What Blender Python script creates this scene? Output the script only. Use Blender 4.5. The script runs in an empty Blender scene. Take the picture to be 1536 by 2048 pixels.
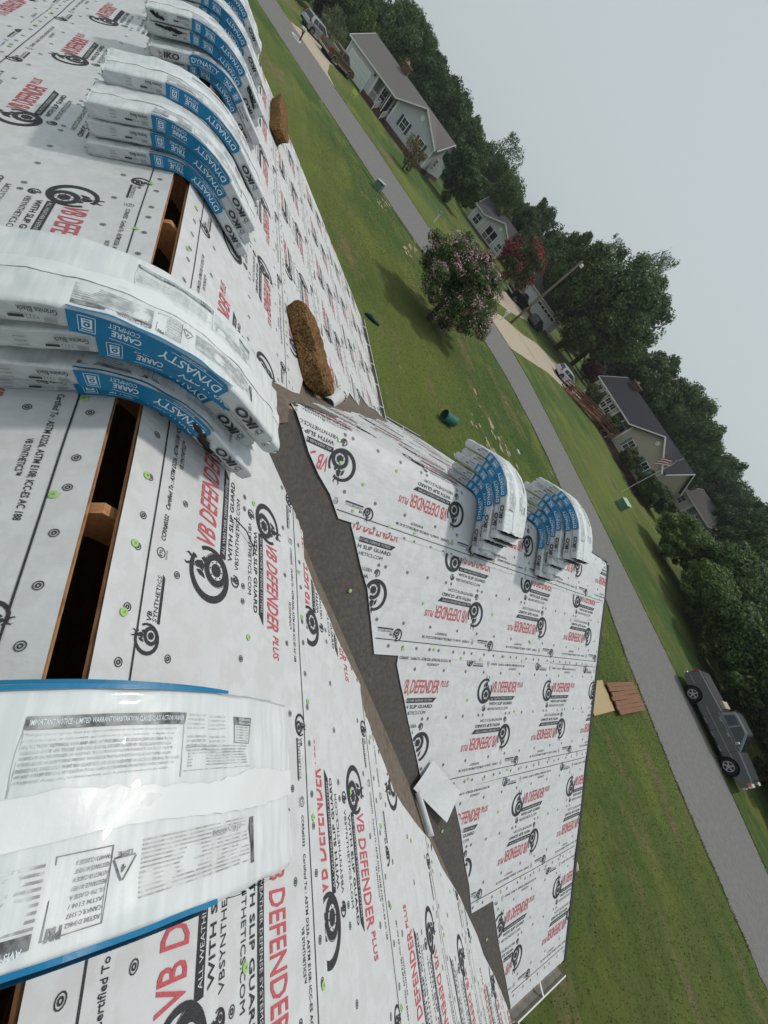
import bpy, math, random
import numpy as np
from mathutils import Vector, Matrix, geometry
from mathutils.geometry import delaunay_2d_cdt
random.seed(7); RNG = np.random.default_rng(11)
S = bpy.context.scene
COL = S.collection
R = math.radians
# ------------------------------------------------------------------ camera, sky, sun, exposure
cam = bpy.data.cameras.new('camera'); cam.sensor_fit = 'HORIZONTAL'; cam.sensor_width = 36.0
cam.lens = 0.8413 * 1000 / 1536 * 36; cam.clip_start = 0.05; cam.clip_end = 3000
camo = bpy.data.objects.new('camera', cam); COL.objects.link(camo); S.camera = camo
_r = Vector((0.15554265, 0.71914045, 0.67723223)); _u = Vector((-0.83559585, -0.26987142, 0.47848615)); _w = Vector((-0.52686437, 0.64031744, -0.55893426))
camo.matrix_world = Matrix(((_r.x, _u.x, -_w.x, 0), (_r.y, _u.y, -_w.y, 0), (_r.z, _u.z, -_w.z, 7.0), (0, 0, 0, 1)))
SUN_EL, SUN_AZ = 64.0, -16.0            # azimuth from +Y (the street side), clockwise
wd = bpy.data.worlds.new('World'); S.world = wd; wd.use_nodes = True
nt = wd.node_tree; bg = nt.nodes['Background']
sky = nt.nodes.new('ShaderNodeTexSky'); sky.sky_type = 'NISHITA'; sky.sun_disc = False
sky.sun_elevation = R(SUN_EL); sky.sun_rotation = R(SUN_AZ); sky.air_density = 1.3; sky.dust_density = 3.0; sky.ozone_density = 1.0; sky.altitude = 50
hs = nt.nodes.new('ShaderNodeHueSaturation'); hs.inputs['Saturation'].default_value = 0.42
hz = nt.nodes.new('ShaderNodeMixRGB'); hz.inputs[0].default_value = 0.80; hz.inputs[2].default_value = (6.5, 7.35, 7.65, 1)      # milky summer haze
nt.links.new(sky.outputs[0], hs.inputs['Color']); nt.links.new(hs.outputs[0], hz.inputs[1]); nt.links.new(hz.outputs[0], bg.inputs[0]); bg.inputs[1].default_value = 0.085
sl = bpy.data.lights.new('sun', 'SUN'); sl.energy = 1.75; sl.angle = R(3.5); sl.color = (1.0, 0.95, 0.86)
so = bpy.data.objects.new('sun', sl); COL.objects.link(so)
_d = Vector((math.sin(R(SUN_AZ)) * math.cos(R(SUN_EL)), math.cos(R(SUN_AZ)) * math.cos(R(SUN_EL)), math.sin(R(SUN_EL))))
so.rotation_euler = _d.to_track_quat('Z', 'Y').to_euler(); so.location = (0, 0, 40)
S.view_settings.view_transform = 'Standard'; S.view_settings.look = 'None'; S.view_settings.gamma = 1.0
S.view_settings.use_curve_mapping = False; S.view_settings.exposure = 0.0

# ------------------------------------------------------------------ materials
MATS = {}
def mat(name, col, rough=0.8, spec=0.3, metal=0.0, noise=None, bump=None, island=0.0, alpha=None, trans=0.0, coat=0.0, coords='Object'):
    """noise = (scale, colour2, contrast) or a list of them; bump = (scale, strength, distance) or list"""
    if name in MATS: return MATS[name]
    m = bpy.data.materials.new(name); m.use_nodes = True; t = m.node_tree; n = t.nodes; L = t.links
    b = n['Principled BSDF']; b.inputs['Roughness'].default_value = rough; b.inputs['Metallic'].default_value = metal
    b.inputs['Specular IOR Level'].default_value = spec; b.inputs['Coat Weight'].default_value = coat
    b.inputs['Transmission Weight'].default_value = trans
    col = tuple(col) + (1,) if len(col) == 3 else col
    b.inputs['Base Color'].default_value = col
    tc = n.new('ShaderNodeTexCoord'); co = tc.outputs[coords]
    cur = None
    for (sc, c2, con) in (noise if isinstance(noise, list) else [noise] if noise else []):
        mp = co
        if isinstance(sc, tuple):
            mm = n.new('ShaderNodeMapping'); mm.inputs['Scale'].default_value = sc; L.new(co, mm.inputs[0]); mp = mm.outputs[0]; s_ = 1.0
        else: s_ = sc
        nz = n.new('ShaderNodeTexNoise'); nz.inputs['Scale'].default_value = s_; nz.inputs['Detail'].default_value = 6; nz.inputs['Roughness'].default_value = 0.62
        L.new(mp, nz.inputs['Vector'])
        rp = n.new('ShaderNodeMapRange'); rp.inputs['From Min'].default_value = 0.5 - con; rp.inputs['From Max'].default_value = 0.5 + con
        L.new(nz.outputs['Fac'], rp.inputs['Value'])
        mx = n.new('ShaderNodeMixRGB'); L.new(rp.outputs[0], mx.inputs[0])
        if cur is None: mx.inputs[1].default_value = col
        else: L.new(cur, mx.inputs[1])
        mx.inputs[2].default_value = tuple(c2) + (1,); cur = mx.outputs[0]
    if island:
        g = n.new('ShaderNodeNewGeometry'); mr = n.new('ShaderNodeMapRange'); L.new(g.outputs['Random Per Island'], mr.inputs['Value'])
        mr.inputs['To Min'].default_value = 1 - island; mr.inputs['To Max'].default_value = 1 + island
        mu = n.new('ShaderNodeMixRGB'); mu.blend_type = 'MULTIPLY'; mu.inputs[0].default_value = 1.0
        if cur is None: mu.inputs[1].default_value = col
        else: L.new(cur, mu.inputs[1])
        L.new(mr.outputs[0], mu.inputs[2]); cur = mu.outputs[0]
    if cur is not None: L.new(cur, b.inputs['Base Color'])
    prev = None
    for (sc, st, di) in (bump if isinstance(bump, list) else [bump] if bump else []):
        mp = co
        if isinstance(sc, tuple):
            mm = n.new('ShaderNodeMapping'); mm.inputs['Scale'].default_value = sc; L.new(co, mm.inputs[0]); mp = mm.outputs[0]; s_ = 1.0
        else: s_ = sc
        nz = n.new('ShaderNodeTexNoise'); nz.inputs['Scale'].default_value = s_; nz.inputs['Detail'].default_value = 4; L.new(mp, nz.inputs['Vector'])
        bp = n.new('ShaderNodeBump'); bp.inputs['Strength'].default_value = st; bp.inputs['Distance'].default_value = di
        L.new(nz.outputs['Fac'], bp.inputs['Height'])
        if prev: L.new(prev, bp.inputs['Normal'])
        prev = bp.outputs[0]
    if prev: L.new(prev, b.inputs['Normal'])
    MATS[name] = m; return m

def siding_mat(name, col, axis='Z', pitch=0.11, depth=0.35):
    if name in MATS: return MATS[name]
    m = mat(name, col, 0.55, noise=(0.6, tuple(c * 0.9 for c in col), 0.3)); t = m.node_tree; n = t.nodes; L = t.links
    tc = n.new('ShaderNodeTexCoord'); sx = n.new('ShaderNodeSeparateXYZ'); L.new(tc.outputs['Object'], sx.inputs[0])
    di = n.new('ShaderNodeMath'); di.operation = 'DIVIDE'; di.inputs[1].default_value = pitch; L.new(sx.outputs[axis], di.inputs[0])
    fr = n.new('ShaderNodeMath'); fr.operation = 'FRACT'; L.new(di.outputs[0], fr.inputs[0])
    bp = n.new('ShaderNodeBump'); bp.inputs['Strength'].default_value = depth; bp.inputs['Distance'].default_value = 0.02; bp.invert = True
    L.new(fr.outputs[0], bp.inputs['Height']); L.new(bp.outputs[0], n['Principled BSDF'].inputs['Normal']); return m

SHEET = dict(bump=[((7, 1.6, 1.6), 0.55, 0.03), ((1.5, 6, 6), 0.3, 0.02), (14.0, 0.25, 0.008), (60.0, 0.15, 0.003), (420.0, 0.25, 0.001)])
M_sheet = mat('woven_underlayment', (0.62, 0.63, 0.65), 0.55, 0.35, noise=[(1.1, (0.655, 0.66, 0.67), 0.2), ((9, 2.0, 2.0), (0.58, 0.59, 0.61), 0.2), (3.0, (0.585, 0.595, 0.61), 0.12), (11.0, (0.56, 0.565, 0.57), 0.05)], **SHEET)
M_black = mat('black_print', (0.022, 0.023, 0.028), 0.65, 0.15, noise=(300.0, (0.07, 0.07, 0.075), 0.12))
M_red = mat('red_print', (0.47, 0.05, 0.07), 0.65, 0.15, noise=(300.0, (0.52, 0.16, 0.18), 0.12))
M_whiteprint = mat('white_print', (0.55, 0.55, 0.57), 0.55)
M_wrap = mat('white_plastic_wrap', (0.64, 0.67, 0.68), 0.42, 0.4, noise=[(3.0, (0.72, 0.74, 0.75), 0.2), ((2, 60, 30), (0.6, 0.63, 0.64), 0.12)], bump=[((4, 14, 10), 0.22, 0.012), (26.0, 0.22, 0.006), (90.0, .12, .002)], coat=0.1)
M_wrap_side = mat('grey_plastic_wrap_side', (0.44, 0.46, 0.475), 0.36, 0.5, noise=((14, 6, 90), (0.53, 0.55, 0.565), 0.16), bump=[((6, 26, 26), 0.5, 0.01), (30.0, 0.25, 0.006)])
M_blue = mat('blue_print_film', (0.004, 0.155, 0.325), 0.38, 0.3, noise=(8.0, (0.010, 0.19, 0.375), 0.25), bump=(30.0, 0.25, 0.006))
M_film = mat('white_film_print', (0.70, 0.78, 0.84), 0.4)
M_greyprint = mat('grey_print', (0.24, 0.245, 0.255), 0.45)
M_shingle_edge = mat('black_shingle_granules', (0.02, 0.02, 0.022), 0.95, noise=(400.0, (0.08, 0.08, 0.08), 0.1))
M_green = mat('green_plastic_cap', (0.34, 0.56, 0.17), 0.6, .2)
M_nail = mat('nail_head', (0.4, 0.4, 0.4), 0.3, metal=0.8)
M_wood = mat('pine_lumber', (0.46, 0.22, 0.10), 0.8, noise=[((3, 40, 40), (0.32, 0.14, 0.06), 0.25), (60.0, (0.52, 0.28, 0.13), 0.2)], bump=((5, 60, 60), 0.4, 0.004))
M_osb = mat('osb_board', (0.42, 0.195, 0.085), 0.85, noise=[(38.0, (0.26, 0.11, 0.05), 0.16), ((20, 90, 90), (0.52, 0.29, 0.14), 0.12)], bump=(50.0, 0.6, 0.004))
M_memb = mat('dusty_valley_membrane', (0.098, 0.080, 0.068), 0.85, 0.2, noise=[(2.2, (0.13, 0.112, 0.098), 0.22), ((2, 14, 14), (0.105, 0.092, 0.083), 0.2), (38.0, (0.075, 0.07, 0.068), 0.12)], bump=[(7.0, 0.5, 0.02), (60.0, 0.4, 0.003)])
M_memb2 = mat('brown_valley_membrane', (0.155, 0.125, 0.10), 0.85, 0.2, noise=[((3, 14, 3), (0.10, 0.082, 0.068), 0.2), (22.0, (0.19, 0.155, 0.125), 0.15)], bump=[((4, 16, 4), 0.6, 0.02), (60.0, 0.4, 0.003)])
M_foam = mat('dirty_upholstery_foam', (0.275, 0.160, 0.065), 0.98, 0.05, noise=[(6.0, (0.17, 0.095, 0.04), 0.2), (26.0, (0.34, 0.21, 0.095), 0.2), (60.0, (0.10, 0.055, 0.025), 0.10)], bump=[(30.0, 1.0, 0.03), (140.0, 0.8, 0.006)])
M_pit = mat('foam_pit', (0.07, 0.035, 0.014), 1.0)
M_white = mat('white_painted_metal', (0.72, 0.72, 0.70), 0.4, noise=(3.0, (0.62, 0.61, 0.58), 0.3))
M_gutin = mat('dirty_gutter_inside', (0.16, 0.15, 0.135), 0.9, noise=(9.0, (0.28, 0.26, 0.23), 0.2))
M_drip = mat('dark_drip_edge', (0.028, 0.028, 0.032), 0.5)
M_beige = mat('beige_downspout', (0.40, 0.36, 0.29), 0.6)
M_trim = mat('white_trim', (0.74, 0.74, 0.72), 0.5)
M_dark = mat('dark_interior', (0.01, 0.01, 0.012), 0.9)
M_glass = mat('window_glass', (0.018, 0.023, 0.026), 0.10, 0.5, noise=(0.9, (0.045, 0.055, 0.058), 0.15))
M_brick = mat('red_brown_brick', (0.15, 0.075, 0.055), 0.9, noise=(12.0, (0.09, 0.05, 0.04), 0.2), bump=(15.0, 0.5, 0.02))
M_concrete = mat('pale_concrete', (0.42, 0.35, 0.26), 0.9, noise=[(0.35, (0.36, 0.31, 0.24), 0.2), (14.0, (0.46, 0.39, 0.30), 0.25)])
M_asphalt = mat('worn_grey_asphalt', (0.175, 0.168, 0.165), 0.92, 0.2, noise=[(0.22, (0.195, 0.187, 0.182), 0.2), (0.9, (0.155, 0.15, 0.147), 0.12), (26.0, (0.215, 0.206, 0.20), 0.2), (5.0, (0.16, 0.155, 0.152), .1)], bump=(40.0, 0.4, 0.01))
M_rubber = mat('tyre_rubber', (0.012, 0.012, 0.013), 0.8)
M_chrome = mat('chrome', (0.7, 0.7, 0.72), 0.15, metal=1.0)
M_rim = mat('alloy_rim', (0.55, 0.56, 0.58), 0.3, metal=0.9)
M_rimdark = mat('rim_gap', (0.02, 0.02, 0.022), 0.6)
M_lamp = mat('headlight_lens', (0.75, 0.72, 0.62), 0.1, 0.8)
M_amber = mat('amber_lens', (0.6, 0.16, 0.03), 0.2)
M_tail = mat('tail_light_lens', (0.35, 0.01, 0.01), 0.15)
M_bark = mat('bark', (0.09, 0.065, 0.045), 0.95, noise=(12.0, (0.05, 0.037, 0.028), 0.2), bump=(14.0, 0.8, 0.03))
M_pole = mat('weathered_pole_wood', (0.20, 0.17, 0.13), 0.95, noise=((20, 20, 1.5), (0.13, 0.11, 0.085), 0.2), bump=((30, 30, 2), 0.6, 0.01))
M_tank = mat('green_plastic_tank', (0.012, 0.10, 0.085), 0.5, noise=(6.0, (0.03, 0.16, 0.13), 0.2))
M_utility = mat('green_utility_paint', (0.09, 0.16, 0.125), 0.6, noise=(5.0, (0.12, 0.2, 0.16), 0.2))
M_utility_top = mat('faded_utility_lid', (0.38, 0.47, 0.40), 0.6)
M_stain = mat('red_brown_stained_wood', (0.235, 0.095, 0.06), 0.85, noise=((2, 12, 12), (0.16, 0.07, 0.045), 0.2))
M_plank = mat('weathered_board', (0.25, 0.125, 0.075), 0.9, noise=[((2, 20, 20), (0.17, 0.085, 0.055), 0.2)], island=0.25)
M_ply = mat('pale_plywood', (0.45, 0.34, 0.19), 0.85, noise=((3, 20, 20), (0.38, 0.28, 0.16), 0.2))
M_stone = mat('pale_stone', (0.36, 0.33, 0.27), 0.95, bump=(20.0, 0.8, 0.03))
M_tarp = mat('dark_blue_plastic', (0.012, 0.03, 0.06), 0.4)
M_yellow = mat('yellow_sign', (0.62, 0.66, 0.08), 0.6)

def leaf_mat(name, c1, c2, isl=0.45):
    m = mat(name, c1, 0.6, 0.25, noise=(0.55, c2, 0.22), island=isl)
    b = m.node_tree.nodes['Principled BSDF']
    b.inputs['Subsurface Weight'].default_value = 0.0
    # thin leaves let some light through
    t = m.node_tree; tr = t.nodes.new('ShaderNodeBsdfTranslucent'); mx = t.nodes.new('ShaderNodeMixShader'); mx.inputs[0].default_value = 0.22
    src = b.inputs['Base Color'].links[0].from_socket; t.links.new(src, tr.inputs[0])
    t.links.new(b.outputs[0], mx.inputs[1]); t.links.new(tr.outputs[0], mx.inputs[2]); t.links.new(mx.outputs[0], t.nodes['Material Output'].inputs[0]); return m
L_dark = leaf_mat('leaf_dark', (0.037, 0.068, 0.024), (0.060, 0.101, 0.034))
L_mid = leaf_mat('leaf_mid', (0.060, 0.108, 0.031), (0.101, 0.160, 0.046))
L_olive = leaf_mat('leaf_olive', (0.088, 0.131, 0.037), (0.135, 0.177, 0.059))
L_bright = leaf_mat('leaf_bright', (0.105, 0.160, 0.034), (0.160, 0.220, 0.048))
L_pale = leaf_mat('leaf_pale', (0.116, 0.146, 0.079), (0.179, 0.198, 0.116))
L_pink = leaf_mat('flower_pink', (0.56, 0.27, 0.35), (0.68, 0.45, 0.49))
L_red = leaf_mat('flower_red', (0.38, 0.02, 0.045), (0.52, 0.035, 0.07))
L_maroon = leaf_mat('leaf_maroon', (0.115, 0.02, 0.035), (0.20, 0.03, 0.055))
L_orange = leaf_mat('leaf_orange', (0.20, 0.085, 0.03), (0.16, 0.10, 0.03))

# ------------------------------------------------------------------ object helpers
def tag(o, label=None, cat=None, group=None, kind=None):
    if label: o['label'] = label
    if cat: o['category'] = cat
    if group: o['group'] = group
    if kind: o['kind'] = kind
    return o
def empty(name, loc=(0, 0, 0), rz=0.0, label=None, cat=None, group=None):
    o = bpy.data.objects.new(name, None); COL.objects.link(o); o.location = loc; o.rotation_euler = (0, 0, rz); o.empty_display_size = 0.2
    return tag(o, label, cat, group)
def link(name, me, parent=None, loc=(0, 0, 0), rot=(0, 0, 0), scale=(1, 1, 1)):
    o = bpy.data.objects.new(name, me); COL.objects.link(o)
    if parent: o.parent = parent
    o.location = loc; o.rotation_euler = rot; o.scale = scale; return o
def np_mesh(name, V, F, mats, mi=None, smooth=False):
    V = np.asarray(V, np.float32).reshape(-1, 3); F = np.asarray(F, np.int32); k = F.shape[1]
    me = bpy.data.meshes.new(name); me.vertices.add(len(V)); me.vertices.foreach_set('co', V.ravel())
    me.loops.add(F.size); me.loops.foreach_set('vertex_index', F.ravel())
    me.polygons.add(len(F)); me.polygons.foreach_set('loop_start', np.arange(0, F.size, k, dtype=np.int32))
    try: me.polygons.foreach_set('loop_total', np.full(len(F), k, np.int32))
    except Exception: pass
    for m in (mats if isinstance(mats, (list, tuple)) else [mats]): me.materials.append(m)
    if mi is not None: me.polygons.foreach_set('material_index', np.asarray(mi, np.int32))
    if smooth: me.polygons.foreach_set('use_smooth', np.ones(len(F), bool))
    me.update(calc_edges=True); me.validate(); return me
class MB:
    def __init__(s): s.v = []; s.f = []; s.mi = []
    def add(s, V, F, mi=0):
        o = len(s.v); s.v += [tuple(p) for p in V]; s.f += [tuple(i + o for i in f) for f in F]; s.mi += [mi] * len(F); return s
    def box(s, c, d, rz=0.0, mi=0, M=None):
        x, y, z = d[0] / 2, d[1] / 2, d[2] / 2; P = [Vector((a * x, b * y, e * z)) for e in (-1, 1) for a, b in ((-1, -1), (1, -1), (1, 1), (-1, 1))]
        if M is not None: P = [M @ p for p in P]
        elif rz: q = Matrix.Rotation(rz, 3, 'Z'); P = [q @ p for p in P]
        c = Vector(c); return s.add([p + c for p in P], [(3, 2, 1, 0), (4, 5, 6, 7), (0, 1, 5, 4), (1, 2, 6, 5), (2, 3, 7, 6), (3, 0, 4, 7)], mi)
    def box2(s, a, b, mi=0): return s.box([(a[i] + b[i]) / 2 for i in range(3)], [abs(b[i] - a[i]) for i in range(3)], mi=mi)
    def beam(s, a, b, w, h, mi=0, up=(0, 0, 1)):
        a = Vector(a); b = Vector(b); d = b - a; L = d.length; d.normalize(); upv = Vector(up)
        if abs(d.dot(upv)) > 0.98: upv = Vector((1, 0, 0))
        sd = d.cross(upv).normalized(); u2 = sd.cross(d)
        M = Matrix((sd, d, u2)).transposed(); return s.box((a + b) / 2, (w, L, h), M=M, mi=mi)
    def prism(s, P, n, mi=0):      # planar polygon P (3D points) extruded by vector n
        k = len(P); n = Vector(n); A = [Vector(p) for p in P]; B = [p + n for p in A]
        return s.add(A + B, [tuple(range(k - 1, -1, -1)), tuple(range(k, 2 * k))] + [(i, (i + 1) % k, k + (i + 1) % k, k + i) for i in range(k)], mi)
    def tube(s, pts, rad, n=8, mi=0, cap=True):
        pts = [Vector(p) for p in pts]; rad = rad if isinstance(rad, (list, tuple)) else [rad] * len(pts); V = []; F = []
        for i, p in enumerate(pts):
            d = (pts[min(i + 1, len(pts) - 1)] - pts[max(i - 1, 0)]).normalized()
            a = d.orthogonal().normalized() if i == 0 else (a - d * a.dot(d)).normalized()
            b = d.cross(a); V += [p + (a * math.cos(2 * math.pi * j / n) + b * math.sin(2 * math.pi * j / n)) * rad[i] for j in range(n)]
        for i in range(len(pts) - 1): F += [(i * n + j, i * n + (j + 1) % n, (i + 1) * n + (j + 1) % n, (i + 1) * n + j) for j in range(n)]
        if cap: F += [tuple(range(n - 1, -1, -1)), tuple(range((len(pts) - 1) * n, len(pts) * n))]
        return s.add(V, F, mi)
    def disc(s, c, r, ax, th, n=16, mi=0): c = Vector(c); ax = Vector(ax).normalized(); return s.tube([c - ax * th / 2, c + ax * th / 2], r, n, mi)
    def mesh(s, name, mats, smooth=False):
        me = bpy.data.meshes.new(name); me.from_pydata(s.v, [], s.f)
        for m in (mats if isinstance(mats, (list, tuple)) else [mats]): me.materials.append(m)
        me.polygons.foreach_set('material_index', s.mi)
        if smooth: me.polygons.foreach_set('use_smooth', [True] * len(s.f))
        me.update(); return me
    def build(s, name, mats, parent=None, smooth=False, bevel=0.0, **kw):
        o = link(name, s.mesh(name, mats, smooth), parent, **kw)
        if bevel:
            b = o.modifiers.new('b', 'BEVEL'); b.width = bevel; b.segments = 2; b.limit_method = 'ANGLE'; b.angle_limit = R(35)
        return o

# ------------------------------------------------------------------ lettering as flat 2D outlines
_TC = {}
def text2d(s, res=2, bold=0.0, shear=0.0):
    key = (s, res, bold, shear)
    if key in _TC: return _TC[key]
    cu = bpy.data.curves.new('t', 'FONT'); cu.body = s; cu.resolution_u = res; cu.offset = bold; cu.shear = shear; cu.fill_mode = 'FRONT'
    o = bpy.data.objects.new('t', cu); COL.objects.link(o)
    me = o.to_mesh(); me.calc_loop_triangles()
    V = np.empty(len(me.vertices) * 3, np.float32); me.vertices.foreach_get('co', V); V = V.reshape(-1, 3)[:, :2].copy()
    T = np.empty(len(me.loop_triangles) * 3, np.int32); me.loop_triangles.foreach_get('vertices', T); T = T.reshape(-1, 3).copy()
    o.to_mesh_clear(); bpy.data.objects.remove(o); bpy.data.curves.remove(cu)
    V = V - V.min(0); _TC[key] = (V, T); return V, T
class Decal:
    """flat print collected in sheet coordinates (m), mi = ink index"""
    def __init__(s): s.V = []; s.T = []; s.M = []; s.n = 0
    def raw(s, V, T, mi):
        V = np.asarray(V, np.float64); T = np.asarray(T, np.int64); s.V.append(V); s.T.append(T + s.n); s.M.append(np.full(len(T), mi)); s.n += len(V)
    def text(s, st, x0, y0, w, h, mi, res=2, bold=0.0, shear=0.0, rot=0.0, mir=False):
        V, T = text2d(st, res, bold, shear); V = V / V.max(0) * (w, h)
        if rot: c, q = math.cos(rot), math.sin(rot); V = V @ np.array([[c, q], [-q, c]])
        s.raw(V + (x0, y0), T, mi)
    def poly(s, P, mi, step=None):
        P = [tuple(p) for p in P]
        T = geometry.tessellate_polygon([[Vector((p[0], p[1], 0)) for p in P]])
        s.raw(np.array(P), np.array(T), mi)
    def rect(s, x0, y0, x1, y1, mi, nx=1, sk=0.0):
        for i in range(nx):
            a = x0 + (x1 - x0) * i / nx; b = x0 + (x1 - x0) * (i + 1) / nx
            s.raw([(a, y0), (b, y0), (b + (sk if i == nx - 1 else 0), y1), (a, y1)], [(0, 1, 2), (0, 2, 3)], mi)
    def ring(s, cx, cy, r0, r1, mi, n=20, a0=0.0, a1=2 * math.pi, ex=0.0, ey=0.0):
        A = np.linspace(a0, a1, n + 1); V = np.concatenate([np.c_[cx + r1 * np.cos(A), cy + r1 * np.sin(A)], np.c_[cx + ex + r0 * np.cos(A), cy + ey + r0 * np.sin(A)]])
        T = []; k = n + 1
        for i in range(n): T += [(i, i + 1, k + i + 1), (i, k + i + 1, k + i)]
        s.raw(V, T, mi)
    def merge(s): return np.concatenate(s.V), np.concatenate(s.T), np.concatenate(s.M)

K = 0.9275      # roll units -> metres
def emblem(d, cx, cy, k, fine=True):
    n = 32 if fine else 16
    d.ring(cx - .030 * k, cy + .035 * k, .098 * k, .122 * k, 0, n, R(62), R(392), ex=.006 * k, ey=.003 * k)
    d.ring(cx, cy, .0001, .030 * k, 0, 14 if fine else 8); d.ring(cx, cy, .044 * k, .072 * k, 0, n); d.ring(cx, cy, .0745 * k, .0765 * k, 0, n)
    if fine:
        for i in range(8): d.ring(cx + .037 * k * math.cos(i * math.pi / 4), cy + .037 * k * math.sin(i * math.pi / 4), .0001, .0035 * k, 0, 6)
    P = lambda pts: d.poly([(cx + x * k, cy + y * k) for x, y in pts], 0)
    P([(-.060, .064), (-.052, .100), (-.036, .118), (-.030, .098), (-.040, .076)])
    P([(-.034, .080), (-.024, .096), (-.026, .120), (-.010, .132), (.004, .116), (.012, .090), (-.006, .074), (-.022, .0785)])
    P([(.008, .076), (.022, .094), (.034, .080), (.030, .062)])
    P([(-.026, .126), (-.012, .138), (.004, .134), (.014, .118), (.022, .128), (.008, .150), (-.008, .156), (-.024, .146)])
    P([(-.026, .148), (-.034, .176), (-.022, .189), (-.026, .174), (-.016, .157)]); P([(.004, .154), (.014, .170), (.008, .186), (.022, .168), (.012, .148)])
def half_pattern(fine=True):
    d = Decal(); r = 2 if fine else 1
    emblem(d, 0, 0, K, fine)
    d.text('VB DEFENDER', .095 * K, .018 * K, .475 * K, .112 * K, 1, r, 0.012, 0.22)
    d.text('PLUS', .590 * K, .072 * K, .115 * K, .056 * K, 1, r, 0.012, 0.22)
    d.rect(.072 * K, -.058 * K, .52 * K, -.019 * K, 0, 12, .045 * K)
    d.text('WITH SLIP GUARD', .078 * K, -.104 * K, .445 * K, .030 * K, 0, r, 0.014)
    emblem(d, .004 * K, -.140 * K, .24 * K, False)
    d.text('VBSYNTHETICS.COM', .052 * K, -.153 * K, .395 * K, .027 * K, 0, r, 0.0)
    if fine: d.text('ALL WEATHER DEFENSE SYSTEMS', .092 * K, -.048 * K, .415 * K, .019 * K, 2, 1, 0.0)
    # certification line under the lap line
    emblem(d, -.345 * K, .298 * K, .42 * K, False)
    d.text('VB', -.300 * K, .305 * K, .035 * K, .020 * K, 0, 1, 0.01, 0.1); d.text('SYNTHETICS', -.297 * K, .283 * K, .165 * K, .018 * K, 0, 1, 0.0)
    d.rect(-.300 * K, .268 * K, -.135 * K, .279 * K, 0, 4, .012 * K)
    d.ring(-.045 * K, .302 * K, .017 * K, .020 * K, 0, 14); d.text('ETL', -.058 * K, .296 * K, .026 * K, .013 * K, 0, 1, 0.01); d.text('Intertek', -.062 * K, .272 * K, .036 * K, .009 * K, 0, 1)
    d.text('CCRR#0352', .005 * K, .288 * K, .110 * K, .023 * K, 0, r, 0.012, 0.1)
    d.text('Certified To : ASTM D226, ASTM E108; ICC-ES AC 188', .140 * K, .286 * K, .540 * K, .026 * K, 0, r, 0.012, 0.15)
    d.text('VB SYNTHETICS™', .36 * K, .250 * K, .155 * K, .022 * K, 0, r, 0.012, 0.1)
    # lap line and nailing targets
    d.rect(-.46 * K, .3525 * K, .877 * K, .3590 * K, 0, 24)
    for i in range(8):
        x = (-.43 + i * .167) * K; q = 12 if fine else 8
        for (yy, ok) in ((.405, True), (.215, i % 2 == 0), (-.193, i in (2, 5, 7))):
            if ok: xx = x + (.03 * math.sin(i * 2.1 + yy * 9)) * K; d.ring(xx, yy * K, .0035 * K, .0075 * K, 0, q); d.ring(xx, yy * K, .0115 * K, .0145 * K, 0, q)
    V, T, M = d.merge()
    V2 = np.array([.42 * K, -.386 * K]) - V                       # the same print turned half a turn about the roll centre
    return np.concatenate([V, V2]), np.concatenate([T, T + len(V)]), np.concatenate([M, M])
PAT_F = half_pattern(True); PAT_C = half_pattern(False)
PERIOD = 1.24

# ------------------------------------------------------------------ the roof we stand on
RT = 0.5571; RL = math.sqrt(1 + RT * RT); XC, GW, GT = -1.998, 4.141, 0.5743; GL = math.sqrt(1 + GT * GT)
ZR, ZG = 5.72, 5.478; YF, YB = 0.246, 0.163; YE, YG, ZE = 4.949, 6.158, 3.10; XL, XR = -9.635, 3.7; YBE = -4.56
def P_front(a, s, o):  d = s / RL; return np.stack([-a, YF + d + o * RT / RL, ZR - RT * d + o / RL], -1)
def P_back(a, s, o):   d = s / RL; return np.stack([a, YB - d - o * RT / RL, ZR - RT * d + o / RL], -1)
def P_gable(a, s, o):
    d = s / GL; q = np.sqrt(d * d + .0016); sg = d / q; n = np.sqrt(1 + (GT * sg) ** 2)
    return np.stack([XC + d + o * GT * sg / n, a, ZG - GT * (q - .02) + o / n], -1)
def P_gleft(a, s, o): p = P_gable(-a, -s, o); return p
def wrinkle(a, s, seed):
    k = seed * 1.7
    return .0016 * np.sin(5.1 * a + 2.3 * s + k) * np.sin(3.1 * s - 1.9 * a + k) + .0010 * np.sin(9 * a - 3 * s + 2 * k + 1.5 * np.sin(2 * s + k)) + .0010 * np.sin(2.2 * a + 7.5 * s + k)
def inside(P, poly):
    x, y = P[:, 0], P[:, 1]; c = np.zeros(len(P), bool); n = len(poly); j = n - 1
    for i in range(n):
        xi, yi = poly[i]; xj, yj = poly[j]
        if yi != yj: c ^= ((yi > y) != (yj > y)) & (x < (xj - xi) * (y - yi) / (yj - yi) + xi)
        j = i
    return c
roof = empty('house_roof', (-3.0, 0.2, 0.0), 0, 'single storey house roof covered in white printed underlayment, open slot along its ridge', 'roof')
RO = Vector((3.0, -0.2, 0.0))          # children are built in world coordinates, so shift them back
def rlink(name, me, parent=roof):
    o = link(name, me, parent); o.location = RO if parent is roof else (0, 0, 0); return o
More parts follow.
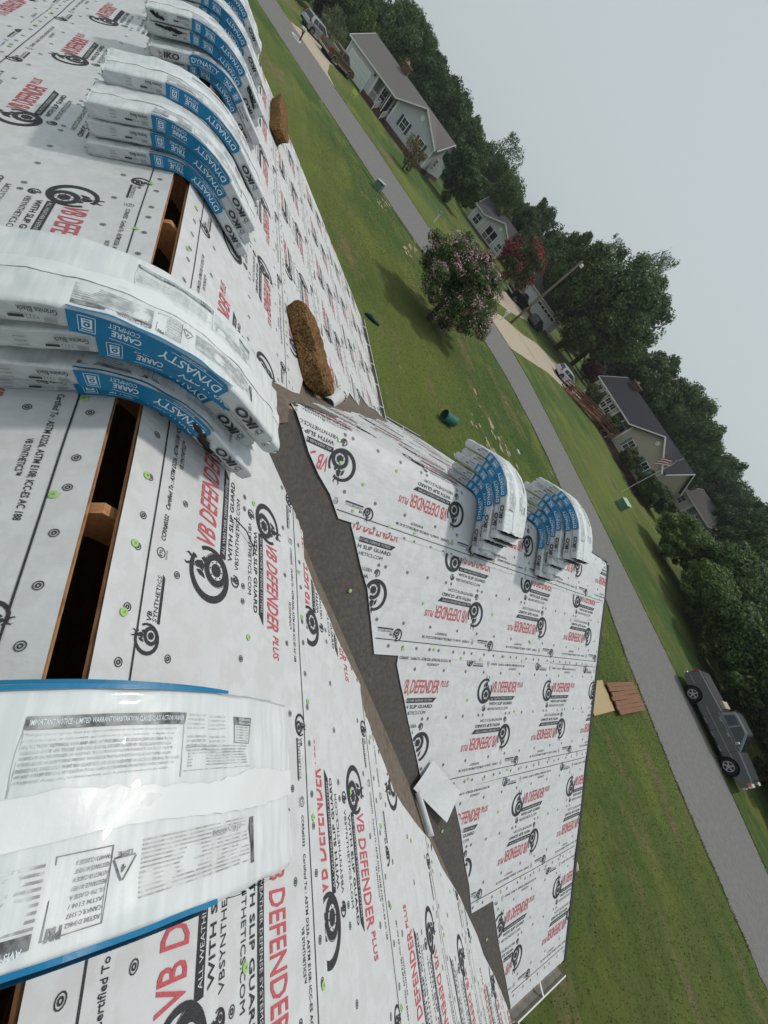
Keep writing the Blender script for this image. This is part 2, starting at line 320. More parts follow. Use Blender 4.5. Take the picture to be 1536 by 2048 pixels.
def sheet(poly, fn, off, seed, mid=None, phase=None, cell=0.07, far=None, extra=0.0):
    poly = [(float(a), float(b)) for a, b in poly]; A = np.array(poly); lo, hi = A.min(0), A.max(0)
    # densify + fray the outline a little
    B = []
    for i in range(len(poly)):
        p, q = np.array(poly[i]), np.array(poly[(i + 1) % len(poly)]); L = np.linalg.norm(q - p); n = max(1, int(L / cell))
        for j in range(n): B.append(p + (q - p) * j / n)
    B = np.array(B); nb = len(B)
    gx, gy = np.meshgrid(np.arange(lo[0] + cell / 2, hi[0], cell), np.arange(lo[1] + cell / 2, hi[1], cell)); G = np.c_[gx.ravel(), gy.ravel()]
    G = G[inside(G, poly)]
    pts = [Vector(p) for p in B] + [Vector(p) for p in G]
    vv, _, ff, *_ = delaunay_2d_cdt(pts, [(i, (i + 1) % nb) for i in range(nb)], [], 1, 1e-5)
    V2 = np.array([(v[0], v[1]) for v in vv]); F = np.array([f for f in ff if len(f) == 3])
    o = off + wrinkle(V2[:, 0], V2[:, 1], seed)
    # small upturn along the free edges
    me = np_mesh('underlayment_sheet', fn(V2[:, 0], V2[:, 1], o), F, M_sheet, smooth=True)
    ob = rlink('underlayment_sheet', me)
    if mid is None: return ob
    VV = []; TT = []; MM = []; n0 = 0
    k0 = int(math.floor((lo[0] - phase) / PERIOD)) - 1; k1 = int(math.ceil((hi[0] - phase) / PERIOD)) + 1
    for k in range(k0, k1 + 1):
        a0 = phase + k * PERIOD
        isfar = far(a0) if far else False
        V, T, M = PAT_C if isfar else PAT_F
        Q = np.c_[a0 + V[:, 0], (mid - .179) - V[:, 1]]
        ins = inside(Q, poly); keep = ins[T].all(1)
        if not keep.any(): continue
        T2 = T[keep]; used = np.unique(T2); mp = -np.ones(len(V), int); mp[used] = np.arange(len(used))
        VV.append(Q[used]); TT.append(mp[T2] + n0); MM.append(M[keep]); n0 += len(used)
    if VV:
        V = np.concatenate(VV); T = np.concatenate(TT); M = np.concatenate(MM)
        me = np_mesh('printed_lettering', fn(V[:, 0], V[:, 1], off + .0022 + extra + wrinkle(V[:, 0], V[:, 1], seed) + .0012 * (M == 2)[0] * 0 + np.zeros(len(V))), T, [M_black, M_red, M_whiteprint], M)
        # white letters on the black band sit a hair above it
        w = np.unique(T[M == 2])
        if len(w):
            co = fn(V[:, 0], V[:, 1], off + .0022 + extra + wrinkle(V[:, 0], V[:, 1], seed)); hi_ = fn(V[:, 0], V[:, 1], off + .0034 + extra + wrinkle(V[:, 0], V[:, 1], seed))
            co[w] = hi_[w]; me.vertices.foreach_set('co', co.astype(np.float32).ravel()); me.update()
        tag(rlink('printed_lettering', me, ob), kind='stuff')
    return ob
def jag(P, amp, seed):
    r = random.Random(seed); return [(a + r.uniform(-amp, amp), b + r.uniform(-amp, amp) * .5) for a, b in P]
# outline of the sheets beside the right valley, measured on the slope (a = -x, s down the slope)
FB = [(1.83, 1.006), (1.59, 1.094), (1.523, 1.172), (1.375, 1.258), (1.175, 1.249), (1.02, 1.383), (.907, 1.544), (.801, 1.638), (.677, 1.813), (.545, 1.998), (.391, 2.01), (.218, 2.168), (.07, 2.312), (-.08, 2.427), (-.179, 2.59), (-.34, 2.93), (-.466, 3.226), (-.68, 3.471), (-.954, 3.951), (-1.253, 4.362), (-1.507, 4.558), (-1.908, 5.141), (-2.19, 5.37)]
FLB = [(2.49, 1.06), (2.62, 1.19), (2.60, 1.32), (2.99, 1.45), (3.07, 1.66), (3.25, 1.90), (3.45, 2.16), (3.75, 2.30), (4.02, 2.75), (4.42, 3.0), (4.60, 3.44), (5.05, 3.66), (5.25, 4.12), (5.75, 4.75), (6.15, 5.37)]
def interp_b(B, s):
    ss = [b[1] for b in B]; aa = [b[0] for b in B]
    return float(np.interp(s, ss, aa))
courses_f = [(.62, .777, -.012, 1.225), (1.485, .794, 1.10, 2.10), (2.59, -.052, 1.98, 3.21), (3.39, -1.645, 3.07, 4.01), (4.53, -2.15, 3.93, 5.12), (5.50, -1.2, 5.05, 5.375)]
for i, (mid, ph, s0, s1) in enumerate(courses_f):
    off = .0225 - .0032 * i
    if i == 0:
        # the first course runs across above the gable; its lower edge is cut to the valley membrane
        poly = [(-3.68, s0), (9.62, s0), (9.62, s1), (2.56, s1), (2.50, 1.10), (2.40, .96), (1.90, .93)] + [(a, s) for a, s in FB if s < s1][:4] + [(1.33, s1), (-3.68, s1)]
        sheet(poly, P_front, off, 1, mid, ph, cell=.06, far=lambda a: a > 5.5)
    else:
        bs = [b for b in FB if s0 < b[1] < s1]
        sheet([(-3.68, s0), (interp_b(FB, s0), s0)] + bs + [(interp_b(FB, s1), s1), (-3.68, s1)], P_front, off, 1, mid, ph, cell=.06)
        bl = [b for b in FLB if s0 < b[1] < s1]
        sheet([(9.62, s0), (interp_b(FLB, s0), s0)] + bl + [(interp_b(FLB, s1) - .02, s1 + .01), (9.62, s1)], P_front, off, 1, mid, ph + 1.24 * 3, cell=.08, far=lambda a: a > 5.0)
for i, (mid, ph, s0, s1) in enumerate([(.61, -2.614 * 1, -.004, 1.20), (1.66, -2.2, 1.12, 2.25), (2.75, -1.7, 2.2, 3.35), (3.85, -2.4, 3.3, 4.40), (4.9, -2.4, 4.35, 5.375)]):
    off = .0195 - .0032 * i
    sheet([(-9.62, s0), (3.68, s0), (3.68, s1), (-9.62, s1)], P_back, off, 20, mid, ph, cell=.08, far=lambda a, i=i: a < -6.0 or i > 1)
GB = [(1.02, -.08), (1.109, .036), (1.247, .238), (1.355, .351), (1.475, .448), (1.583, .583)]
GB2 = [(1.70, .60), (1.747, .671), (1.85, .844), (1.96, 1.002), (2.065, 1.237), (2.149, 1.435)]
GB3 = [(2.395, 1.40), (2.40, 1.50), (2.483, 1.648), (2.542, 1.74), (2.639, 1.909), (2.807, 2.178), (2.922, 2.376), (3.0, 2.52)]
GB4 = [(3.30, 2.50), (3.419, 2.60), (3.587, 2.868), (3.713, 3.135), (3.854, 3.369), (3.96, 3.62)]
GB5 = [(4.28, 3.55), (4.317, 3.637), (4.545, 4.073), (4.712, 4.344), (4.943, 4.733), (4.95, 4.765)]
yg = 6.14
gl_l = [(1.0, -.2), (1.12, -.42)]
sheet([(1.08, -.40)] + [(1.02, -.2)] + GB + [(yg, .555), (yg + .01, .2), (yg - .01, 0), (yg, -.38)], P_gable, .0190, 31, -.0 + .02, 2.742 - .403 + .0, cell=.05)
sheet([(1.69, .50)] + GB2 + [(3.4, 1.43), (yg, 1.37), (yg, .46)], P_gable, .0158, 31, .815, 2.862, cell=.06)
sheet(GB3 + [(yg - .02, 2.49), (yg + .06, 2.52), (yg + .05, 2.30), (yg + .01, 2.1), (yg, 1.33), (3.4, 1.39)], P_gable, .0126, 31, 1.905, 3.647, cell=.06)
sheet(GB4 + [(yg, 3.60), (yg, 2.45)], P_gable, .0094, 31, 3.02, 4.556, cell=.06)
sheet(GB5 + [(yg, 4.765), (yg, 3.55)], P_gable, .0066, 31, 4.10, 4.519, cell=.06)
# left gable slope (a = -y)
for i, (mid, ph, s0, s1, ys) in enumerate([(.62, -1.9, .30, 1.22, (1.2, 2.05)), (1.485, -3.1, 1.12, 2.1, (2.0, 2.75)), (2.59, -2.4, 2.0, 3.2, (2.85, 3.85)), (3.39, -4.0, 3.1, 4.0, (3.8, 4.6)), (4.53, -4.4, 3.95, 4.765, (4.55, 5.0))]):
    a0, a1 = -ys[0], -ys[1]; n = 5; edge = [(a0 + (a1 - a0) * j / n + random.uniform(-.05, .05), s0 + (s1 - s0) * j / n) for j in range(n + 1)]
    sheet([(-yg, s0)] + edge + [(-yg, s1)], P_gleft, .0158 - .0026 * i, 41, mid, ph, cell=.07)

# deck, ridge slot boards, valley membrane
def slab(fn, a0, a1, s0, s1, th, name='roof_deck', m=M_osb):
    A = np.array([a0, a1, a1, a0]); Sv = np.array([s0, s0, s1, s1]); V = np.concatenate([fn(A, Sv, np.zeros(4)), fn(A, Sv, np.full(4, -th))])
    b = MB(); b.add(V.tolist(), [(0, 1, 2, 3), (7, 6, 5, 4), (0, 4, 5, 1), (1, 5, 6, 2), (2, 6, 7, 3), (3, 7, 4, 0)]); return rlink(name, b.mesh(name, m))
slab(P_front, -3.7, 9.635, 0.0, 5.383, .011)
slab(P_back, -9.635, 3.7, 0.0, 5.383, .011)
for k in range(-5, 8):   # bare front edge of the back slope boards, one board per run
    pass
b = MB()
b.prism([(XC - GW, YG - .02, ZE - .004), (XC + GW, YG - .02, ZE - .004), (XC, YG - .02, ZG - .004)], (0, -5.6, 0)); rlink('gable_roof_deck', b.mesh('gable_roof_deck', M_osb))
# boards on edge along the slot (thick lumber seen below the back edge) and rafters crossing it
b = MB(); b.box2((-9.5, YB - .040, ZR - .155), (3.6, YB - .003, ZR - .0245)); o_ = rlink('slot_header_board', b.mesh('slot_header_board', M_wood))
def rafter(x):
    b = MB(); yc = (YF + YB) / 2; zt = ZR + RT * (YF - YB) / 2 - .035
    for sgn in (1, -1):
        P = [(x, yc, zt), (x, yc + sgn * 1.2, zt - RT * 1.2), (x, yc + sgn * 1.2, zt - RT * 1.2 - .16), (x, yc, zt - .16)]
        b.prism(P, (.038, 0, 0))
    return b
r0 = rafter(0).mesh('rafter', M_wood)
for x in (-.22, -.84, -1.45, -2.12, -2.69, -3.3, .4, 1.0, -3.9, -4.5, -5.1): ob = link('rafter', r0, roof); ob.location = RO + Vector((x, 0, 0))
b = MB(); b.box2((XL + .3, -4.2, .3), (XR - .3, 4.6, 2.95)); b.box2((XC - GW + .35, 4.5, .3), (XC + GW - .35, YG - .35, 2.95))
b2 = MB(); b2.box2((XL + .32, -4.18, 0), (XR - .32, 4.58, .3)); b2.box2((XC - GW + .37, 4.5, 0), (XC + GW - .37, YG - .37, .3))
rlink('wall', b.mesh('wall', siding_mat('beige_vinyl_siding', (0.45, 0.42, 0.36)))); rlink('foundation', b2.mesh('foundation', M_brick))
b = MB()   # gable end triangles under the rakes
for x in (XL + .3, XR - .32): b.prism([(x, YBE + .4, ZE - .16), (x, YE - .4, ZE - .16), (x, .2, ZR - .12)], (.02, 0, 0))
b.prism([(XC - GW + .4, YG - .37, ZE - .1), (XC + GW - .4, YG - .37, ZE - .1), (XC, YG - .37, ZG - .2)], (0, .02, 0)); rlink('gable_wall', b.mesh('gable_wall', MATS['beige_vinyl_siding']))
b = MB()
b.box2((XL, YBE, ZE - .17), (XR, YBE + .4, ZE - .15)); b.box2((XL, YE - .42, ZE - .17), (XR, YE - .02, ZE - .15)); b.box2((XC - GW, YE - .4, ZE - .17), (XC - GW + .4, YG - .02, ZE - .151)); b.box2((XC + GW - .4, YE - .4, ZE - .17), (XC + GW, YG - .02, ZE - .151))
rlink('soffit', b.mesh('soffit', M_trim))
def rake(name, A, B, m, w=.02, h=.14, drop=.0):
    b = MB(); b.beam(A, B, w, h, up=(0, 0, 1)); return rlink(name, b.mesh(name, m))
rake('rake_board', (XL + .01, YF, ZR - .10), (XL + .01, YE, ZE - .10), M_trim); rake('rake_board', (XL + .01, YB, ZR - .10), (XL + .01, YBE, ZE - .10), M_trim)
rake('rake_board', (XC, YG - .005, ZG - .10), (XC + GW, YG - .005, ZE - .10), M_trim); rake('rake_board', (XC, YG - .006, ZG - .10), (XC - GW, YG - .006, ZE - .10), M_trim)
rake('drip_edge', (XC + .01, YG + .014, ZG - .012), (XC + GW, YG + .014, ZE - .012), M_drip, .06, .07); rake('drip_edge', (XC - .01, YG + .013, ZG - .012), (XC - GW, YG + .013, ZE - .012), M_drip, .06, .07)
rake('drip_edge', (XL - .012, YF, ZR - .012), (XL - .012, YE, ZE - .012), M_drip, .03, .04)
def band(fn, pts, off, m, name='valley_membrane', seed=0, cell=.09):
    A = np.array(pts); lo, hi = A.min(0), A.max(0); B = []
    for i in range(len(pts)):
        p, q = A[i], A[(i + 1) % len(pts)]; n = max(1, int(np.linalg.norm(q - p) / cell)); B += [p + (q - p) * j / n for j in range(n)]
    B = np.array(B); nb = len(B); gx, gy = np.meshgrid(np.arange(lo[0], hi[0], cell), np.arange(lo[1], hi[1], cell)); G = np.c_[gx.ravel(), gy.ravel()]; G = G[inside(G, [tuple(p) for p in B])]
    vv, _, ff, *_ = delaunay_2d_cdt([Vector(p) for p in np.concatenate([B, G])], [(i, (i + 1) % nb) for i in range(nb)], [], 1, 1e-5)
    V2 = np.array([(v[0], v[1]) for v in vv]); F = np.array([f for f in ff if len(f) == 3])
    return rlink(name, np_mesh(name, fn(V2[:, 0], V2[:, 1], off + .0008 * np.sin(14 * V2[:, 0] + seed) * np.sin(11 * V2[:, 1])), F, m, smooth=True))
# valley line on the front slope: (a=-x) from 1.998 at s=.50 to -2.143 at s=5.383
va = lambda s, sg=1: 1.998 - sg * (s - .497) / (5.383 - .497) * 4.141
band(P_front, [(2.02, .42), (va(5.383) + .02, 5.378), (va(5.383) - .6, 5.378), (.35, 1.7), (1.0, .9), (1.6, .42)], .0014, M_memb2, seed=1)
band(P_front, [(1.9, .42), (2.5, 1.2), (va(5.383, -1) - .03, 5.378), (va(5.383, -1) + .75, 5.378), (4.3, 2.6), (2.75, .95), (2.35, .42)], .0016, M_memb2, seed=2)
vy = lambda s: .68 + s / 4.775 * 4.269
band(P_gable, [(.45, -.25), (.62, 0), (vy(4.775) - .05, 4.765), (vy(4.775) + .5, 4.765), (3.6, 2.4), (2.55, 1.2), (1.6, 0), (1.3, -.25)], .0030, M_memb, seed=3)
band(P_gleft, [(-.62, 0.02), (-vy(4.775) + .05, 4.765), (-vy(4.775) - .5, 4.765), (-1.9, 0.02)], .0020, M_memb2, seed=4)
# ragged membrane lap that crosses the head of the two valleys
band(P_gable, [(.45, -.52), (.95, -.56), (1.62, -.40), (1.50, -.26), (1.18, -.12), (1.05, .0), (1.06, .12), (.8, .28), (.4, .08)], .0235, M_memb2, seed=5, cell=.05)
# gutters
def gutter(p0, p1, out, name='gutter'):
    p0, p1, out = Vector(p0), Vector(p1), Vector(out); b = MB(); up = Vector((0, 0, 1))
    prof = [(0.0, 0.0), (0.0, -.085), (.07, -.085), (.105, -.045), (.115, .0), (.128, .0), (.128, -.008), (.112, -.05), (.074, -.095), (-.008, -.095), (-.008, 0.0)]
    k = len(prof); A = [p0 + out * u + up * v for u, v in prof]; B = [p1 + out * u + up * v for u, v in prof]
    F = [(i, (i + 1) % k, k + (i + 1) % k, k + i) for i in range(k)]; MI = [1, 1, 1, 1, 0, 0, 0, 0, 0, 0, 0]
    for f, m_ in zip(F, MI): b.add(A + B, [f], m_)
    for (q, P) in ((0, A), (1, B)): b.add(P, [tuple(range(k))], 0)
    g = rlink(name, b.mesh(name, [M_white, M_gutin])); L = (p1 - p0).length; n = max(1, int(L / .6))
    for i in range(n):
        c = p0 + (p1 - p0) * ((i + .5) / n); hb = MB(); hb.beam(c + out * .002 - up * .004, c + out * .12 - up * .004, .022, .006); rlink('gutter_hanger', hb.mesh('gutter_hanger', M_white), g)
    e = MB(); e.beam(p1, p1 + out * .115 , .004, .09); return g
gutter((XL, YE + .01, ZE - .012), (XC - GW - .02, YE + .01, ZE - .012), (0, 1, 0)); gutter((XC - GW - .01, YE + .12, ZE - .012), (XC - GW - .01, YG, ZE - .012), (-1, 0, 0))
gutter((XC + GW + .01, YE + .12, ZE - .012), (XC + GW + .01, YG, ZE - .012), (1, 0, 0)); gutter((XC + GW + .14, YE + .01, ZE - .012), (XR, YE + .01, ZE - .012), (0, 1, 0))
gutter((XL, YBE - .01, ZE - .012), (XR, YBE - .01, ZE - .012), (0, -1, 0))
for (x, sg) in ((XC - GW - .10, -1), (XC + GW + .12, 1)):
    b = MB(); b.beam((x, YE + .16, ZE - .10), (x, YE + .16, ZE - .30), .10, .08); b.beam((x, YE + .16, ZE - .28), (x + sg * .12, YE + .02, ZE - .44), .10, .08)
    b.beam((x + sg * .0, YE - .3, ZE - .5), (x, YE - .3, .15), .10, .08); b.beam((x + sg * .12, YE + .04, ZE - .43), (x, YE - .28, ZE - .52), .10, .08); rlink('downspout', b.mesh('downspout', M_beige))
# green cap nails
capm = MB(); capm.tube([(0, 0, 0), (0, 0, .0018), (0, 0, .003)], [.0130, .0130, .009], 14); capm.tube([(0, 0, .003), (0, 0, .004)], .004, 8, 1); capme = capm.mesh('cap_nail', [M_green, M_nail])
def cap(fn, a, s, off):
    A = np.array([a]); B = np.array([s]); off = off + .0026 + float(wrinkle(A, B, {P_front: 1, P_back: 20, P_gable: 31}[fn])[0]); p = fn(A, B, np.array([off]))[0]; q = fn(A, B, np.array([off + .1]))[0]; n = Vector(q - p).normalized()
    o = link('cap_nail', capme, roof); o.location = Vector(p) + RO; o.rotation_euler = n.to_track_quat('Z', 'Y').to_euler()
rr = random.Random(3)
for i, (mid, ph, s0, s1) in enumerate(courses_f[:5]):
    off = .0225 - .0032 * i
    for a in np.arange(-3.5, 9.4, .42):
        s = s1 - .05 + rr.uniform(-.02, .02); bl = interp_b(FB, s); br = interp_b(FLB, s); aa = a + rr.uniform(-.1, .1)
        if s > .9 and (bl - .05 < aa < br + .05): continue
        cap(P_front, aa, s, off)
        if rr.random() < .45:
            s2 = (s0 + s1) / 2 + rr.uniform(-.1, .1); aa += .2
            if not (s2 > .9 and (interp_b(FB, s2) - .05 < aa < interp_b(FLB, s2) + .05)): cap(P_front, aa, s2, off)
for a, s in ((.50, .055), (.72, .052), (.98, .05), (1.32, .03), (1.9, .06), (2.5, .05), (3.0, .06), (.2, .06)): cap(P_front, a, s, .0225)
for a in np.arange(-9, 1.0, .55): cap(P_back, a + rr.uniform(-.1, .1), .10 + rr.uniform(-.02, .02), .0195); cap(P_back, a + rr.uniform(-.1, .1), 1.16, .0195)
for (s, y0, off) in ((.52, 1.7, .0190), (1.39, 2.5, .0158), (2.45, 3.2, .0126), (3.57, 4.1, .0094)):
    for y in np.arange(y0, 6.0, .33): cap(P_gable, y + rr.uniform(-.08, .08), s + rr.uniform(-.03, .03), off)
    for y in np.arange(y0 + .2, 6.0, .8): cap(P_gable, y + rr.uniform(-.15, .15), s + .5 + rr.uniform(-.2, .2), off - .0032)
for (y, s) in ((1.32, -.02), (1.5, .22), (1.72, .30), (1.45, .08), (2.0, .1)): cap(P_gable, y, s, .0190)
# scraps and loose things on the roof
def sheet_obj(name, pts_fn, nu, nv, m, label, cat, smooth=True, th=.0015):
    V = [pts_fn(i / nu, j / nv) for i in range(nu + 1) for j in range(nv + 1)]; F = [(i * (nv + 1) + j, (i + 1) * (nv + 1) + j, (i + 1) * (nv + 1) + j + 1, i * (nv + 1) + j + 1) for i in range(nu) for j in range(nv)]
    b = MB(); b.add(V, F); o = b.build(name, m, None, smooth); q = o.modifiers.new('s', 'SOLIDIFY'); q.thickness = th if smooth else .0008; return tag(o, label, cat)
def pg(fn, a, s, o): return tuple(fn(np.array([a]), np.array([s]), np.array([o]))[0])
M_scrap = mat('blank_underlayment', (0.62, 0.63, 0.64), 0.5, bump=(7.0, 0.6, 0.03))
def scrap_pt(u, v):
    A, B, C_, D_ = (2.99, 2.22), (3.46, 2.53), (3.28, 2.72), (2.80, 2.40)
    y = (1 - v) * ((1 - u) * A[0] + u * B[0]) + v * ((1 - u) * D_[0] + u * C_[0]); s = (1 - v) * ((1 - u) * A[1] + u * B[1]) + v * ((1 - u) * D_[1] + u * C_[1])
    return pg(P_gable, y, s, .038 + .010 * math.sin(5 * u + 2 * v) + .02 * u * v)
sheet_obj('underlayment_scrap', scrap_pt, 14, 8, M_scrap, 'loose blank white underlayment scrap lying across the right valley', 'scrap', False)
wb = MB(); wb.tube([pg(P_front, 1.06, .52, .04), pg(P_front, 1.03, .60, .05), pg(P_front, .99, .68, .036)], .003, 5); wb.tube([pg(P_front, 1.02, .69, .036), pg(P_front, .94, .68, .036)], .003, 5); tag(wb.build('strap_scrap', M_tirestrap if False else M_rubber), 'bit of black strapping on the underlayment by the middle bundle stack', 'strap scrap')
def curl_pt(u, v):
    t = v * 5.2; r = .020 + .004 * v; x = .14 + .30 * u; s = 2.98 + .20 * u + r * math.cos(t); return pg(P_front, -x, s, .045 + r * math.sin(t))
o = sheet_obj('rolled_scrap', curl_pt, 10, 16, M_sheet, 'small rolled up strip of printed underlayment in the right valley', 'scrap')
def curl2(u, v):
    t = -1.2 + v * 4.4; r = .055 + .03 * u; a = 3.08 + .46 * u + .10 * v; return pg(P_front, a, 1.93 + .34 * u + r * math.cos(t), .06 + r * math.sin(t))
o = sheet_obj('curled_flap', curl2, 8, 14, M_sheet, 'curled up flap of printed underlayment beside the foam block at the left valley', 'scrap')
def foam(name, c, L, W, H, rz, label, seed):
    bm_ = MB(); N, Mq = 26, 12; V = []; F = []
    rg = random.Random(seed)
    fn = P_front; nrm = Vector((0, RT, 1)).normalized(); ax = (Matrix.Rotation(rz, 3, nrm) @ Vector((1, 0, 0))); ay = nrm.cross(ax)
    base = Vector(pg(P_front, c[0], c[1], .020)); P3 = []
    for i in range(N + 1):
        u = -1 + 2 * i / N; tap = (1 - abs(u) ** 14 * .30)
        for j in range(Mq * 4):
            q = j / (Mq * 4) * 2 * math.pi; cs, sn = math.cos(q), math.sin(q); e = .17
            y = W / 2 * math.copysign(abs(cs) ** e, cs) * tap; z = H / 2 + H / 2 * math.copysign(abs(sn) ** e, sn) * tap
            if z > H * .5: y += .03 * math.sin(u * 2 + seed)
            w = 1 + .03 * math.sin(6 * u + 3 * q + seed) + .022 * math.sin(19 * u - 5 * q)
            P3.append(ax * (u * L / 2 + .025 * math.sin(3 * q + seed)) + ay * y * w + nrm * z * w)
    k = Mq * 4
    for i in range(N): F += [(i * k + j, i * k + (j + 1) % k, (i + 1) * k + (j + 1) % k, (i + 1) * k + j) for j in range(k)]
    F += [tuple(range(k - 1, -1, -1)), tuple(range(N * k, (N + 1) * k))]
    bm_.add(P3, F); o = bm_.build(name, M_foam, None, True, loc=base); tag(o, label, 'foam block', 'foam blocks to sit on')
    pit = MB()
    for i in range(260):
        u = rg.uniform(-.93, .93); v = rg.uniform(-.85, .85); sz = rg.uniform(.004, .014)
        if i % 3: p = ax * (u * L / 2) + ay * (v * W / 2 * .9) + nrm * (H * .985); n2 = nrm; t1, t2_ = ax, ay
        else: p = ax * (u * L / 2) + ay * (-W / 2 * .99) + nrm * (H * (.5 + v * .4)); n2 = -ay; t1, t2_ = ax, nrm
        a_ = rg.uniform(0, 3); t = (t1 * math.cos(a_) + t2_ * math.sin(a_)); s_ = n2.cross(t)
        pit.add([p + n2 * .005 + (t * math.cos(q) * sz * 1.3 + s_ * math.sin(q) * sz * rg.uniform(.4, .8)) for q in (0, 1, 2.1, 3.1, 4.2, 5.3)], [(0, 1, 2, 3, 4, 5)])
    po = link('torn_pits', pit.mesh('torn_pits', M_pit), o); po['kind'] = 'stuff'; return o
foam('foam_cushion', (3.38, 1.47), .82, .34, .18, R(20), 'dirty brown foam block lying at the head of the left valley', 1)
foam('foam_cushion', (8.45, 1.16), 1.9, .24, .18, R(-4), 'long brown foam block on the far left roof slope beyond the bundles', 5)

# ------------------------------------------------------------------ shingle bundles bent over the ridges
BLn, BW, BT = 1.04, .345, .074
TH = R(31); RHO = .25
def bend(u, w, h, lvl):
    off = lvl * .0755 + h; Rm = RHO + lvl * .0755 + BT / 2; Lh = Rm * TH; Ro = RHO + off
    ph = np.clip(u, -Lh, Lh) / Rm; ex = np.maximum(np.abs(u) - Lh, 0) * np.sign(u)
    return np.stack([w + 0 * u, Ro * np.sin(ph) + ex * math.cos(TH), Ro * np.cos(ph) - RHO - np.abs(ex) * math.sin(TH) + 0 * w], -1)
def wrap_mesh(lvl, seed, openend):
    nu, sec = 56, []
    hw, T, r = BW / 2, BT, .014
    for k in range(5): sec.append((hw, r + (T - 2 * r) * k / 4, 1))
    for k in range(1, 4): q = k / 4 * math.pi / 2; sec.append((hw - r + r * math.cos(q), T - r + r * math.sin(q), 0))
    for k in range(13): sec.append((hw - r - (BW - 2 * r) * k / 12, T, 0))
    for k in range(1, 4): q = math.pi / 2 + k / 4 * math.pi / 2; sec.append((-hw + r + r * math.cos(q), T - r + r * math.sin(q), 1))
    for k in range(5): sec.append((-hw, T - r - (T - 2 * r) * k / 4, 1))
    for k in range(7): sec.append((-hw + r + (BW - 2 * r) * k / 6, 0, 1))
    k_ = len(sec); U = np.linspace(-BLn / 2, BLn / 2, nu + 1); V = []; rg = np.random.default_rng(seed)
    for i, u in enumerate(U):
        e = max(0.0, abs(u) - (BLn / 2 - .022)) / .022; sq = 1 - .22 * e ** 2
        for (w, h, m) in sec:
            n = .0022 * math.sin(31 * u + 9 * w * 5 + seed) + .0018 * math.sin(57 * u - 40 * w + seed * 2) + .0012 * math.sin(95 * w + 12 * u)
            side = 1 if abs(w) > hw - r - .002 else 0
            hh = T / 2 + (h - T / 2) * sq + (n if h >= T - .001 else 0); ww = w * (1 - .03 * e) + (n * .7 * (1 if w > 0 else -1) if side else 0)
            V.append((u + rg.uniform(-.004, .004) * e, ww, hh))
    V = np.array(V); P = bend(V[:, 0], V[:, 1], V[:, 2], lvl); F = []; MI = []
    for i in range(nu):
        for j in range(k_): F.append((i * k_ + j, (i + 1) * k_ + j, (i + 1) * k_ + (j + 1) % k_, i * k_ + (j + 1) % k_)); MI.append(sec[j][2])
    b = MB(); b.v = [tuple(p) for p in P]; b.f = F; b.mi = MI
    b.f.append(tuple(range(k_ - 1, -1, -1))); b.mi.append(1); b.f.append(tuple(range(nu * k_, (nu + 1) * k_))); b.mi.append(2 if openend else 1)
    me = b.mesh('wrapper', [M_wrap, M_wrap_side, M_shingle_edge], True); return me
def torn_end(lvl):   # black shingle edges showing in a torn open end
    rg = random.Random(lvl); b = MB(); n = 14; V = []
    for i in range(n + 1):
        w = -.15 + .30 * i / n; hh = BT * .5; t = .034 * math.sin(math.pi * i / n) ** .5
        V.append((w, hh - t, hh + t))
    A = np.array(V); Z = np.full(len(A), BLn / 2 + .014)
    lo = bend(Z, A[:, 0], A[:, 1], lvl); hi = bend(Z, A[:, 0], A[:, 2], lvl)
    b.add(lo.tolist() + hi.tolist(), [(i, i + 1, n + 2 + i, n + 1 + i) for i in range(n)]); return b.mesh('torn_end', M_shingle_edge)
